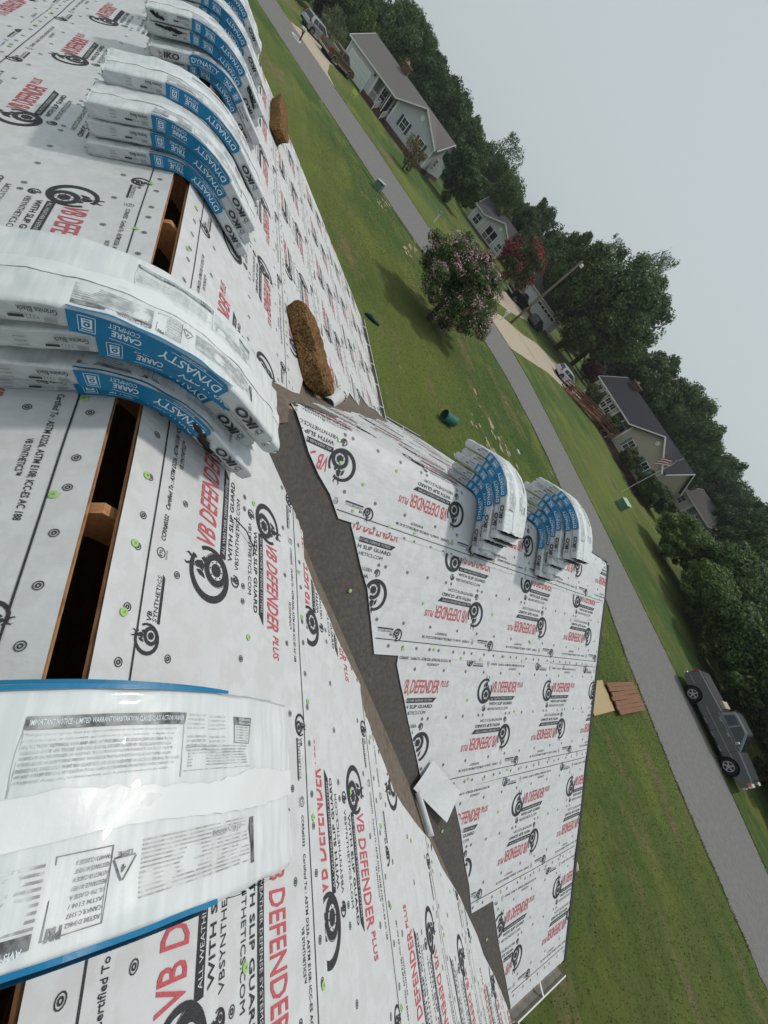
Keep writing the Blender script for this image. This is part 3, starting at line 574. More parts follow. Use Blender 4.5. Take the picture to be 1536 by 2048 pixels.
def side_label(kind):
    d = Decal()    # p along reading from the tail, q up; inks: 0 blue 1 white 2 black 3 grey
    nb = 24; x0, x1 = .285, .730; q = .8725
    X = lambda p: x0 + (p - .335) * q
    for i in range(nb):
        a = x0 + (x1 - x0) * i / nb; c = x0 + (x1 - x0) * (i + 1) / nb; m0 = .014 if i == 0 else .0; d.raw([(a, .002 + m0), (c, .002), (c, .0705), (a, .0705 - m0)], [(0, 1, 2), (0, 2, 3)], 0)
    d.text('DYNASTY', X(.355), .024, .205, .030, 1, 3, 0.006); d.rect(X(.362), .0150, X(.56), .0166, 1, 10); d.text('ArmourZone', X(.44), .006, .08, .008, 1, 1)
    if kind == 0: d.text('TRUE', X(.645), .028, .074, .025, 1, 2, .02); d.text('SQUARE', X(.655), .010, .074, .015, 1, 2)
    else: d.text('CARRE', X(.645), .030, .074, .020, 1, 2, .02); d.text('COMPLET', X(.655), .010, .074, .015, 1, 2)
    d.rect(X(.640), .0585, X(.735), .0600, 1, 5)
    for (a, b_, c, e) in ((.772, .010, .818, .012), (.772, .059, .818, .061), (.772, .010, .774, .061), (.816, .010, .818, .061)): d.rect(X(a), b_, X(c), e, 1, 3)
    d.rect(X(.781), .018, X(.809), .048, 1, 2); d.ring(X(.795), .036, .0035, .0080, 4, 12); d.rect(X(.786), .021, X(.804), .0245, 4); d.rect(X(.7865), .0285, X(.793), .032, 4); d.rect(X(.779), .0515, X(.811), .0545, 1)
    d.text('IKO', .098, .016, .115, .037, 2, 3, .040, .12); d.text('Setting the Standard', .105, .058, .10, .008, 2, 1)
    d.ring(.078, .030, .010, .0125, 2, 10); d.ring(.070, .044, .006, .008, 2, 8); d.rect(.062, .016, .085, .018, 2); d.rect(.068, .036, .086, .038, 2)
    d.text('Granite Black', .748, .014, .085, .016, 2, 2, .012)
    d.text('9322', .790, .038, .032, .012, 3, 1, .01); d.rect(.825, .040, .860, .048, 2, 2)
    for i in range(11): d.rect(.752 + i * .0028, .040, .7535 + i * .0028, .056, 3)
    for i in range(3): d.rect(.90, .018 + i * .014, .93, .0205 + i * .014, 3)
    V, T, M = d.merge(); return V, T, M
SL = [side_label(0), side_label(1)]
def label_mesh(lvl, kind, flip=False):
    V, T, M = SL[kind]; u = BLn / 2 - V[:, 0]; h = BT - .001 - V[:, 1] * .985
    if flip: u = -u; h = BT - h
    wv = np.full(len(V), BW / 2 + .0058); hi = np.zeros(len(V)); hi[np.unique(T[M > 0])] = .0012; hi[np.unique(T[M == 4])] = .002
    me = np_mesh('side_print', bend(u, wv + hi, h, lvl), T, [M_blue, M_film, M_black, M_greyprint, M_blue], M); return me
LOREM = ['This purchaser agrees that any claim controversy or dispute of any kind relating to', 'problems, repair or replacement, application every claim, controversy, or dispute of any', 'AN "ACTION" BETWEEN YOU AND ANY OF THE EMPLOYEES AND AGENTS RELATING TO OR', 'ARISING OUT OF THESE GOODS SHALL BE RESOLVED BY FINAL AND BINDING', 'ARBITRATION, REGARDLESS OF WHETHER THE ACTION SOUNDS IN WARRANTY, CONTRACT, STATUTE', 'OTHER LEGAL OR EQUITABLE THEORY. YOU AGREE THAT ANY ACTION WILL BE ARBITRATED ON AN', 'INDIVIDUAL BASIS AND THAT NO CLAIM WILL BE CONSOLIDATED OR AGGREGATED WITH THE CLAIMS', 'OF ANY OTHER PERSONS BY CLASS ACTION, CLASS ARBITRATION, IN A REPRESENTATIVE CAPACITY OR', 'OTHERWISE. A copy of the full limited warranty can be found on the reverse and is also available']
def top_notice():
    d = Decal()      # x = u (toward the street tail), y = up when reading = -w ; inks 0 grey print, 1 near-black, 2 clean white film, 3 white letters, 4 blue
    rg = random.Random(5)
    for u0 in (-.085,):
        # notice with black title bar, on the far half of the top face
        n = 10
        d.rect(u0, .108, u0 + .23, .127, 1, 12)
        d.text('IMPORTANT NOTICE - LIMITED WARRANTY/ARBITRATION CLAUSE/CLASS ACTION WAIVER', u0 + .005, .1135, .220, .0085, 3, 1, .01)
        for i, t_ in enumerate(LOREM): d.text(t_, u0 + .003, .0985 - i * .0078, .224 - rg.uniform(0, .02), .0050, 0, 1, .02 if i in (2, 3, 4, 5, 6, 7) else 0)
        for (a, b_, c, e) in ((u0, .022, u0 + .0014, .108), (u0 + .2286, .022, u0 + .23, .108)): d.rect(a, b_, c, e, 0, 1)
        for j, t_ in enumerate(['FOR PRODUCT MADE IN USA', 'IKO PRODUCTION INC.', '235 West South Tec Drive', 'Kankakee, IL 60901', '', 'FOR PRODUCT MADE IN CANADA', 'IKO INDUSTRIES LTD.', '80 Stafford Drive', 'Brampton, ON']):
            if t_: d.text(t_, .152, .122 - j * .0075, .040, .0042, 0, 1, .01); d.text(t_, .200, .120 - j * .0075, .038, .0042, 0, 1, .01)
        if True:
            wx0 = -.150
            d.rect(.262, .108, .322, .124, 1, 2); d.text('WARNING', .278, .1165, .040, .0055, 3, 1, .01); d.text('PRECAUCION', .278, .1095, .040, .0055, 3, 1, .01)
            for (a, b_, c, e) in ((.262, .075, .2638, .108), (.3202, .075, .322, .108), (.262, .0735, .322, .075)): d.rect(a, b_, c, e, 1)
            for j in range(6): d.rect(.269, .1035 - j * .0052, .315, .1050 - j * .0052, 0)
        for j in range(6): d.rect(.156, .062 - j * .0050, .315 - rg.uniform(0, .01), .0642 - j * .0050, 0, 3)
        for (a, b_, c, e) in ((.150, .068, .322, .0693), (.150, .030, .322, .0313)): d.rect(a, b_, c, e, 0, 4)
        # clean film band along the middle with a torn edge
        # upside-down half
        e0 = -.16
        P = lambda x, y: (e0 + .48 - x, -.052 - y + .0)
        def rtext(t_, x, y, w_, h_, mi, bold=0.0):
            V, T = text2d(t_, 1, bold, 0.0); V = V / V.max(0) * (w_, h_); d.raw(np.c_[e0 + .48 - x - V[:, 0], -.145 + y - V[:, 1]], T, mi)
        rtext('ATTENTION', .02, .078, .08, .008, 0, .02)
        for j in range(13): d.rect(e0 + .255, -.060 - j * .0058, e0 + .48 - (.03 if j % 4 == 3 else 0), -.0577 - j * .0058, 0, 4)
        d.rect(e0 + .487, -.135, e0 + .500, -.060, 1); 
        tri = [(e0 + .215, -.075), (e0 + .245, -.075), (e0 + .230, -.102)]
        for q in range(3):
            a, b_ = tri[q], tri[(q + 1) % 3]; dx, dy = b_[0] - a[0], b_[1] - a[1]; l_ = math.hypot(dx, dy); nx_, ny_ = -dy / l_ * .0022, dx / l_ * .0022
            d.raw([a, b_, (b_[0] + nx_, b_[1] + ny_), (a[0] + nx_, a[1] + ny_)], [(0, 1, 2), (0, 2, 3)], 1)
        rtext('4', .247, .062, .006, .010, 1, .03); rtext('LDPE', .240, .078, .020, .006, 1, .02)
        bx0, bx1 = e0 + .145, e0 + .212
        for (a, b_, c, e) in ((bx0, -.058, bx1, -.0565), (bx0, -.145, bx1, -.1435), (bx0, -.145, bx0 + .0015, -.0565), (bx1 - .0015, -.145, bx1, -.0565)): d.rect(a, b_, c, e, 1, 4)
        for j, t_ in enumerate(['ASTM D3462', 'CAN/ULC S107', 'ASTM E108 /', 'UL 790 CLASSE A', 'RESISTANCE AU FEU', 'ASTM D7158 CLASSE H', 'RESISTANCE AU VENT', 'FM 4473 CLASSE 3']): rtext(t_, .271, .002 + (j + 1) * .0096, .040, .0055, 1, .01)
        rtext('PRI', .314, .012, .016, .014, 1, .04)
        for j in range(9): d.rect(e0 - .045, -.130 + j * .0080, e0 + .135, -.1265 + j * .0080, 0, 3)
        d.rect(e0 - .045, -.149, e0 + .135, -.133, 1, 3); rtext('AVIS IMPORTANT', .352, .000, .065, .008, 3, .01)
    # clean centre film, torn along both edges
    n = 60; up = [-.52 + 1.03 * i / n for i in range(n + 1)]; lo = [-.040 + rg.uniform(-.0015, .0015) + .005 * math.sin(i * .23) for i in range(n + 1)]; hi = [.016 + rg.uniform(-.0035, .0035) + .008 * math.sin(i * .27) for i in range(n + 1)]
    V = [(a, b_) for a, b_ in zip(up, lo)] + [(a, b_) for a, b_ in zip(up, hi)]; T = []
    for i in range(n): T += [(i, i + 1, n + 2 + i), (i, n + 2 + i, n + 1 + i)]
    d.raw(V, T, 2)
    n = 26
    for i in range(n): a = .285 + .445 * i / n; c = .285 + .445 * (i + 1) / n; d.raw([(.52 - a, -.165), (.52 - c, -.165), (.52 - c, -.1725), (.52 - a, -.1725)], [(0, 1, 2), (0, 2, 3)], 4)
    V, T, M = d.merge(); ok = (np.abs(V[T][:, :, 0]) < .512).all(1); return V, T[ok], M[ok]
TN = top_notice()
M_cleanfilm = mat('clean_white_film', (0.71, 0.73, 0.74), 0.38, 0.4, noise=[(7.0, (0.70, 0.72, 0.73), 0.2)], bump=[((4, 12, 9), 0.2, 0.012), (24.0, .25, .006), (80.0, .15, .002)], coat=0.1)
M_topink = mat('worn_grey_print', (0.30, 0.305, 0.31), 0.45, noise=(45.0, (0.62, 0.64, 0.65), 0.10))
M_topblack = mat('worn_black_print', (0.06, 0.06, 0.065), 0.45, noise=(30.0, (0.4, 0.41, 0.42), 0.16))
def notice_mesh(lvl, seed):
    V, T, M = TN; w = -V[:, 1]; hz = np.full(len(V), BT + .0018 + .0022); hz[np.unique(T[M == 2])] = BT + .0022 + .0022; hz[np.unique(T[M == 3])] += .001
    wob = .0022 * np.sin(31 * V[:, 0] + 45 * w + seed) + .0018 * np.sin(57 * V[:, 0] - 40 * w + seed * 2) + .0012 * np.sin(95 * w + 12 * V[:, 0])
    P = bend(V[:, 0], w, hz + wob - .0022, lvl); return np_mesh('printed_notice', P, T, [M_topink, M_topblack, M_cleanfilm, M_film, M_blue], M)
M_loose = mat('loose_clear_film', (0.62, 0.66, 0.67), .25, .6, bump=(40.0, .6, .01))
def flap_mesh(lvl, sg):
    r = random.Random(lvl * 3 + sg); n = 22; rows = []
    for k in range(4):
        row = []
        for i in range(n + 1):
            w = -.165 + .33 * i / n; ln = (.014 + .020 * abs(math.sin(i * .55 + lvl)) + r.uniform(0, .012)) * k / 3; row.append((BLn / 2 - .012 + ln, w + r.uniform(-.003, .003), BT * .5 + .022 * math.cos(k * .9 + i * .4) * (1 - k * .22) + r.uniform(-.004, .004)))
        rows += row
    A = np.array(rows); V = bend(sg * A[:, 0], A[:, 1], A[:, 2], lvl); b = MB(); b.add(V.tolist(), [(k * (n + 1) + i, k * (n + 1) + i + 1, (k + 1) * (n + 1) + i + 1, (k + 1) * (n + 1) + i) for k in range(3) for i in range(n)]); return b.mesh('film_flap', M_loose)
_BC = {}
def bundle_parts(lvl, kind, flip, openend, top):
    for key, fn in ((('w', lvl, openend), lambda: wrap_mesh(lvl, 3 + lvl * 5, openend)), (('l', lvl, kind, flip), lambda: label_mesh(lvl, kind, flip)), (('n', lvl), lambda: notice_mesh(lvl, 3 + lvl * 5)), (('t', lvl), lambda: torn_end(lvl))):
        if key not in _BC: _BC[key] = fn()
M_tear = mat('torn_black_wrapper', (0.012, 0.012, 0.014), .5)
def tear(root, lvl, u0, u1, h0, h1, seed):
    r = random.Random(seed); n = 14; A = []; B = []
    for i in range(n + 1):
        u = u0 + (u1 - u0) * i / n; t = math.sin(math.pi * i / n) ** .5; c = h0 + (h1 - h0) * i / n; A.append((u, c - .012 * t * r.uniform(.5, 1.4))); B.append((u + r.uniform(-.004, .004), c + .014 * t * r.uniform(.4, 1.5)))
    P = np.array(A + B); V = bend(P[:, 0], np.full(len(P), BW / 2 + .0085), P[:, 1], lvl); b = MB(); b.add(V.tolist(), [(i, i + 1, n + 2 + i, n + 1 + i) for i in range(n)]); b.build('tear', M_tear, root)
ORD = ['lowest', 'second from the bottom', 'third from the bottom', 'fourth from the bottom', 'fifth from the bottom', 'sixth from the bottom']
def stack(origin, rz, n, where, jit, lv0=0, kinds=(0, 1, 0, 0, 1, 0), opens=(), flips=(), seed=0, offs=None, tears=(), stripe=False):
    rg = random.Random(seed)
    for i in range(n):
        lvl = lv0 + i; name = 'topmost' if i == n - 1 else ORD[i]; dx, du, tw = offs[i] if offs else (rg.uniform(-jit, jit), rg.uniform(-jit, jit), rg.uniform(-1.2, 1.2))
        root = empty('shingle_bundle', origin, rz, '%s bundle %s' % (name, where), 'shingle bundle', 'wrapped shingle bundles bent over the roof ridges')
        M = Matrix.Translation(Vector(origin)) @ Matrix.Rotation(rz, 4, 'Z') @ Matrix.Translation((dx, du, 0)) @ Matrix.Rotation(R(tw), 4, 'Z')
        root.matrix_world = M; root.location = M.to_translation(); root.rotation_euler = M.to_euler()
        k, fl, op = kinds[i % len(kinds)], i in flips, i in opens; bundle_parts(lvl, k, fl, op, True)
        link('wrapper', _BC[('w', lvl, op)], root); tag(link('side_print', _BC[('l', lvl, k, fl)], root), kind='stuff'); tag(link('printed_notice', _BC[('n', lvl)], root), kind='stuff')
        for sg in (1, -1):
            if ('f', lvl, sg) not in _BC: _BC[('f', lvl, sg)] = flap_mesh(lvl, sg)
            if not (op and sg == 1): link('film_flap', _BC[('f', lvl, sg)], root)
        if stripe:
            P = np.array([(u_, w_) for u_ in np.linspace(-.21, .235, 27) for w_ in (-.1735, -.1665)]); V_ = bend(P[:, 0], P[:, 1], np.full(len(P), BT + .0045), lvl); sb = MB(); sb.add(V_.tolist(), [(2 * q, 2 * q + 1, 2 * q + 3, 2 * q + 2) for q in range(26)]); sb.build('edge_stripe', M_blue, root)
        for (ti, u0, u1, h0, h1) in tears:
            if ti == i: tear(root, lvl, u0, u1, h0, h1, i * 7 + seed)
        if op: link('torn_end', _BC[('t', lvl)], root)
YM, ZM = (YF + YB) / 2, ZR + .030
stack((-.045, YM, ZM), 0, 5, 'in the stack at the lower left corner of the photo', .01, offs=[(-.02, .0, 0), (-.03, .01, -.8), (-.035, -.02, .5), (-.015, .03, -1.6), (.01, -.01, 0)], seed=1, stripe=True)
stack((-1.40, YM, ZM), 0, 5, 'in the stack between the near one and the cluster', .01, kinds=(0, 1, 0, 1, 1), offs=[(-.03, .03, 1.0), (.03, .04, -2.5), (-.045, -.01, .5), (.03, .05, 1.5), (.075, -.03, 1.0)], seed=2, tears=((1, .16, .30, .040, .012), (0, .12, .36, .055, .02)))
stack((-3.33, YM, ZM), 0, 3, 'in the low three-bundle stack where the ridge slot disappears', .01, kinds=(0, 0, 1), offs=[(0, .02, 2), (-.02, 0, 1), (0, -.02, 1)], seed=3)
stack((-3.70, YM, ZM), 0, 4, 'leaning against the low three-bundle stack', .01, kinds=(0, 1, 0, 0), offs=[(-.02, .0, 0), (-.03, .02, 1), (-.02, 0, 1), (.06, -.02, 4)], seed=4)
stack((-5.35, YM, ZM), 0, 4, 'in the torn stack with a black wrapper tear', .01, kinds=(0, 0, 0, 0), flips=(1,), offs=[(.05, .05, 3), (.1, .06, 4), (.0, .0, 4), (.02, -.02, 5)], seed=5, tears=((3, -.50, -.40, .05, .02), (3, .30, .46, .05, .01), (2, -.46, -.25, .066, .05)))
stack((-6.35, YM, ZM), 0, 4, 'in the stack behind the torn stack', .02, seed=6)
stack((-7.55, YM, ZM), 0, 4, 'in the stack at the top edge of the photo', .02, seed=7)
stack((-8.7, YM, ZM), 0, 3, 'in the farthest stack on the main ridge', .02, seed=8)
ZGA = ZG + .016
stack((XC, 3.10, ZGA), R(-90), 5, 'in the left stack on the gable ridge', .012, kinds=(0, 0, 0, 1, 1), opens=(0, 2, 3, 4), offs=[(-.08, .02, 0), (-.05, .02, 1), (.0, -.02, 1), (.0, .0, 1.5), (.04, -.02, 2.5)], seed=9)
stack((XC, 4.30, ZGA), R(-90), 6, 'in the right stack on the gable ridge', .012, kinds=(0, 0, 0, 0, 1, 1), opens=(0, 2, 4, 5), offs=[(-.02, .02, 0), (-.04, .01, 1), (.0, -.04, 1), (.02, -.07, 1), (.0, -.03, 1.5), (.04, .0, 2)], seed=10)

# ================================================================== the street and its surroundings
def ground_mat():
    m = bpy.data.materials.new('mown_lawn'); m.use_nodes = True; t = m.node_tree; n = t.nodes; L = t.links; b = n['Principled BSDF']
    b.inputs['Roughness'].default_value = 0.95; b.inputs['Specular IOR Level'].default_value = 0.12
    tc = n.new('ShaderNodeTexCoord')
    def nz(scale, det=6, rough=.65, mp=None, rz=0):
        x = n.new('ShaderNodeTexNoise'); x.inputs['Scale'].default_value = scale; x.inputs['Detail'].default_value = det; x.inputs['Roughness'].default_value = rough
        if mp:
            q = n.new('ShaderNodeMapping'); q.inputs['Scale'].default_value = mp; q.inputs['Rotation'].default_value = (0, 0, rz); L.new(tc.outputs['Object'], q.inputs[0]); L.new(q.outputs[0], x.inputs['Vector'])
        else: L.new(tc.outputs['Object'], x.inputs['Vector'])
        return x.outputs['Fac']
    def rng(f, a, b_): x = n.new('ShaderNodeMapRange'); x.inputs['From Min'].default_value = a; x.inputs['From Max'].default_value = b_; L.new(f, x.inputs[0]); return x.outputs[0]
    def mix(f, c1, c2):
        x = n.new('ShaderNodeMixRGB'); L.new(f, x.inputs[0])
        for i, c in ((1, c1), (2, c2)):
            if isinstance(c, tuple): x.inputs[i].default_value = c + (1,)
            else: L.new(c, x.inputs[i])
        return x.outputs[0]
    def mulc(c, f, lo, hi):
        r_ = n.new('ShaderNodeMapRange'); r_.inputs['From Min'].default_value = .3; r_.inputs['From Max'].default_value = .7; r_.inputs['To Min'].default_value = lo; r_.inputs['To Max'].default_value = hi; L.new(f, r_.inputs[0])
        x = n.new('ShaderNodeMixRGB'); x.blend_type = 'MULTIPLY'; x.inputs[0].default_value = 1; L.new(c, x.inputs[1]); L.new(r_.outputs[0], x.inputs[2]); return x.outputs[0]
    c = mix(rng(nz(.06, 4, .6), .42, .58), (0.056, 0.098, 0.026), (0.105, 0.132, 0.033))
    c = mix(rng(nz(.13, 5, .65, (1, 2.2, 1), .25), .52, .62), c, (0.122, 0.150, 0.032))                    # fresh yellow-green swaths
    c = mix(rng(nz(.17, 9, .74, (.7, 1.9, 1), -.35), .535, .62), c, mix(rng(nz(1.4, 8, .8), .42, .60), (0.185, 0.140, 0.075), (0.105, 0.118, 0.042)))   # dry brown turf
    c = mulc(c, nz(.5, 6, .7, (.25, 2.8, 1), .12), .90, 1.12)
    c = mulc(c, nz(2.6, 9, .85), .86, 1.42)
    c = mix(rng(nz(9.0, 8, .85), .54, .70), c, (0.20, 0.195, 0.085))
    # bare patches of sandy earth
    c = mix(rng(nz(.42, 10, .82, (.8, 1.7, 1), .5), .635, .665), c, (0.36, 0.27, 0.185))
    L.new(c, b.inputs['Base Color'])
    bp = n.new('ShaderNodeBump'); bp.inputs['Strength'].default_value = .9; bp.inputs['Distance'].default_value = .12; L.new(nz(7.0, 8, .8), bp.inputs['Height']); L.new(bp.outputs[0], b.inputs['Normal'])
    return m
M_lawn = ground_mat()
b = MB(); N = 40; ext = 700
b.add([(-ext + 2 * ext * i / N, -ext + 2 * ext * j / N, 0) for i in range(N + 1) for j in range(N + 1)], [(i * (N + 1) + j, (i + 1) * (N + 1) + j, (i + 1) * (N + 1) + j + 1, i * (N + 1) + j + 1) for i in range(N) for j in range(N)])
tag(b.build('lawn', M_lawn), kind='structure')
def flat(name, P, z, m, dens=.6, wob=.05, seed=1):
    r = random.Random(seed); Q = []
    for i in range(len(P)):
        a, c = Vector(P[i]), Vector(P[(i + 1) % len(P)]); n = max(1, int((c - a).length / dens))
        for j in range(n): p = a + (c - a) * j / n; Q.append((p.x + (r.uniform(-wob, wob) if j else 0), p.y + (r.uniform(-wob, wob) if j else 0)))
    T = geometry.tessellate_polygon([[Vector((x, y, 0)) for x, y in Q]]); b = MB(); b.add([(x, y, z) for x, y in Q], [tuple(t) for t in T]); o = b.build(name, m)
    return tag(o, kind='structure')
near = [(60, 22.6), (30, 22.6), (7.2, 23.0), (2, 23.2), (-3.2, 24.0), (-6.7, 25.0), (-12, 26.0), (-17, 26.5), (-20.3, 26.3), (-25, 25.6), (-29.5, 23.9), (-33.7, 20.3), (-38.3, 16.9), (-45.3, 12.6), (-49.6, 10.0), (-58.1, 5.4), (-70, -1.5), (-110, -24)]
far = [(60, 28.8), (30, 29.2), (6.7, 30.2), (3, 31.0), (-.2, 31.8), (-6.2, 32.0), (-11.5, 32.2), (-16, 32.3), (-23.6, 32.2), (-29, 32.0), (-32.6, 31.2), (-36.6, 29.1), (-45.6, 23.2), (-56.0, 17.2), (-62.3, 12.6), (-68.3, 8.9), (-80, 1.5), (-112, -17)]
flat('road', near + far[::-1], .02, M_asphalt, .3, .09, 2)
flat('driveway', [(-62.5, 12.8), (-61.2, 8.2) if False else (-70.5, 7.6), (-74.5, 9.5), (-84.0, 11.0), (-98, 14.5), (-93.5, 21.5), (-84.5, 18.8), (-73.5, 13.3), (-66.0, 12.2)], .012, M_concrete, .8, .04, 3)
flat('driveway', [(-33.2, 30.8), (-38.2, 27.8), (-41.5, 34.0), (-43.3, 40.0), (-46.0, 45.0), (-47.5, 52.5), (-41.8, 56.0), (-38.4, 46.5), (-38.0, 42.5), (-35.5, 36.5)], .012, M_concrete, .8, .04, 4)
flat('driveway', [(-42.0, 27.5), (-43.8, 25.6), (-49.2, 36.0), (-60.5, 47.5), (-58.5, 56.5), (-53.4, 47.6), (-47.6, 39.4)], .012, M_concrete, .8, .04, 5)
b = MB(); b.box((-38.9, 39.0, .018), (7.5, .05, .004), rz=R(24)); tag(b.build('driveway_joint', M_dark), kind='structure')
M_dirt = mat('bare_sandy_earth', (0.40, 0.33, 0.23), 0.95, noise=[(2.2, (0.30, 0.23, 0.15), 0.25)])
rg = random.Random(21)
def patches(pts, name='bare_earth'):
    bb = MB()
    for (x, y, r, e, an) in pts:
        for q in range(26):
            dx, dy = rg.gauss(0, r * e), rg.gauss(0, r * .32); cx, cy = x + dx * math.cos(an) - dy * math.sin(an), y + dx * math.sin(an) + dy * math.cos(an)
            s_ = rg.uniform(.04, .19) * r; k = 9; ph = rg.uniform(0, 6); bb.add([(cx + s_ * (1 + .5 * rg.random()) * math.cos(ph + i * 2 * math.pi / k) * 1.5, cy + s_ * (1 + .5 * rg.random()) * math.sin(ph + i * 2 * math.pi / k) * .7, .006 + .00002 * q) for i in range(k)], [tuple(range(k))])
    o = bb.build(name, M_dirt); tag(o, kind='stuff')
patches([(-15.3, 19.0, .9, 1.5, .35), (-14.0, 17.3, .6, 1.4, .5), (-34, 17.0, .8, 1.8, -.5), (-30.5, 19.0, .8, 2.0, -.6), (-38.5, 15.0, .7, 1.6, -.5)])
# grass tufts: rough up the sward near the house and along the road edges
def tufts(n, region, h, name, m):
    V = []; F = []
    P = [region() for _ in range(n)]
    P = np.array(P); a = RNG.uniform(0, 6.28, n); hh = RNG.uniform(.5, 1.3, n) * h; w = hh * RNG.uniform(.25, .6, n); lean = RNG.normal(0, .4, (n, 2)) * hh[:, None]
    dx = np.cos(a) * w; dy = np.sin(a) * w; Z = np.zeros(n)
    V = np.stack([np.c_[P[:, 0] - dx, P[:, 1] - dy, Z], np.c_[P[:, 0] + dx, P[:, 1] + dy, Z], np.c_[P[:, 0] + lean[:, 0], P[:, 1] + lean[:, 1], hh]], 1).reshape(-1, 3)
    o = link(name, np_mesh(name, V, np.arange(3 * n).reshape(-1, 3), m)); tag(o, kind='stuff')
def reg_yard():
    while True:
        y = 7.5 + 17.5 * random.random() ** .8; x = random.uniform(-42, 14)
        if y < 24 or x < -10: return (x, y) if x > -26 else (x, min(y, 26 + (x + 26) * .8))
def edge_reg(line, sg):
    def f():
        i = random.randrange(len(line) - 2); a, c = line[i], line[i + 1]; q = random.random(); return (a[0] + (c[0] - a[0]) * q + random.gauss(0, .05), a[1] + (c[1] - a[1]) * q + sg * abs(random.gauss(0, .08)) - sg * .06)
    return f
L_grass = leaf_mat('grass_blade', (0.10, 0.14, 0.036), (0.165, 0.17, 0.065), .35)
tufts(110000, reg_yard, .034, 'grass', L_grass)
tufts(6000, edge_reg(near[2:16], -1), .06, 'grass', L_grass); tufts(6000, edge_reg(far[2:16], 1), .07, 'grass', L_grass)

# ------------------------------------------------------------------ plants
def crown_mesh(name, n, mats, mw, seed, lobes=9, flat_=1.0, leaf=.045, core=True, drop=0.0, spread=.55, conif=False, airy=0.0, tipmat=None, tipfrac=0.0, ncl=60):
    rg = np.random.default_rng(seed); C = []; Rr = []
    if conif:
        for i in range(16):
            z = -1 + 2 * i / 15; rad = .75 * (1 - (z + 1) / 2) ** .8 + .06; a = i * 2.4; C.append((math.cos(a) * rad * .35, math.sin(a) * rad * .35, z)); Rr.append(rad * .75)
    else:
        C.append((0, 0, -.05)); Rr.append(.68)
        for i in range(lobes):
            a = i * 2.39996 + rg.uniform(-.3, .3); z = rg.uniform(-.55, .75); q = spread * math.sqrt(max(.1, 1 - z * z)) * rg.uniform(.85, 1.15); C.append((math.cos(a) * q, math.sin(a) * q, z * .72)); Rr.append(rg.uniform(.26, .44))
        for i in range(lobes * 2):
            d = rg.normal(size=3); d /= np.linalg.norm(d); C.append(tuple(d * rg.uniform(.72, .98) * (1, 1, .92))); Rr.append(rg.uniform(.10, .22))
    C = np.array(C); Rr = np.array(Rr); pr = Rr ** 1.6; pr /= pr.sum(); idx = rg.choice(len(C), n, p=pr); d = rg.normal(size=(n, 3)); d /= np.linalg.norm(d, axis=1)[:, None]
    rad = Rr[idx] * (1 + rg.normal(0, .055, n) - np.abs(rg.normal(0, .14, n)) * (1 + airy)); P = C[idx] + d * rad[:, None]; P[:, 2] *= flat_
    # drop leaves buried deep inside other lobes
    dd = np.linalg.norm(P[:, None, :] * (1, 1, 1 / flat_) - C[None], axis=2) / Rr[None]; dd[np.arange(n), idx] = 9; keep = dd.min(1) > .72; P, d, idx = P[keep], d[keep], idx[keep]; n = len(P)
    nn = d + rg.normal(0, .55, (n, 3)); nn /= np.linalg.norm(nn, axis=1)[:, None]
    t1 = np.cross(nn, rg.normal(size=(n, 3))); t1 /= np.linalg.norm(t1, axis=1)[:, None]; t2 = np.cross(nn, t1); sz = leaf * rg.uniform(.55, 1.35, n)[:, None]
    V = np.stack([P - t1 * sz, P + t2 * sz * .62, P + t1 * sz, P - t2 * sz * .62], 1).reshape(-1, 3); F = np.arange(4 * n).reshape(-1, 4)
    mi = rg.choice(len(mats) if tipmat is None else len(mats), n, p=mw)
    if tipmat is not None:
        clump = rg.normal(size=(ncl, 3)); clump /= np.linalg.norm(clump, axis=1)[:, None]; clump *= rg.uniform(.8, 1.08, ncl)[:, None]
        dist = np.min([np.linalg.norm(P - c_, axis=1) for c_ in clump], axis=0); hit = (dist < tipfrac) & (np.linalg.norm(P, axis=1) > .72) & (rg.random(n) < .75)
        mi[hit] = len(mats); mats = list(mats) + [tipmat]
    if core:   # shaded inner mass: smaller rings of leaves, so that no daylight shows through the middle
        m2 = int(n * .22); q = rg.normal(size=(m2, 3)); q /= np.linalg.norm(q, axis=1)[:, None]; ii = rg.choice(len(C), m2, p=pr); Pc = C[ii] + q * (Rr[ii] * rg.uniform(.3, .68, m2))[:, None]; Pc[:, 2] *= flat_
        a1 = np.cross(q, rg.normal(size=(m2, 3))); a1 /= np.linalg.norm(a1, axis=1)[:, None]; a2 = np.cross(q, a1); s2 = leaf * 2.4
        V = np.concatenate([V, np.stack([Pc - a1 * s2, Pc + a2 * s2 * .8, Pc + a1 * s2, Pc - a2 * s2 * .8], 1).reshape(-1, 3)]); F = np.arange(len(V)).reshape(-1, 4); mi = np.concatenate([mi, np.zeros(m2, int)])
    return np_mesh(name, V, F, mats, mi)
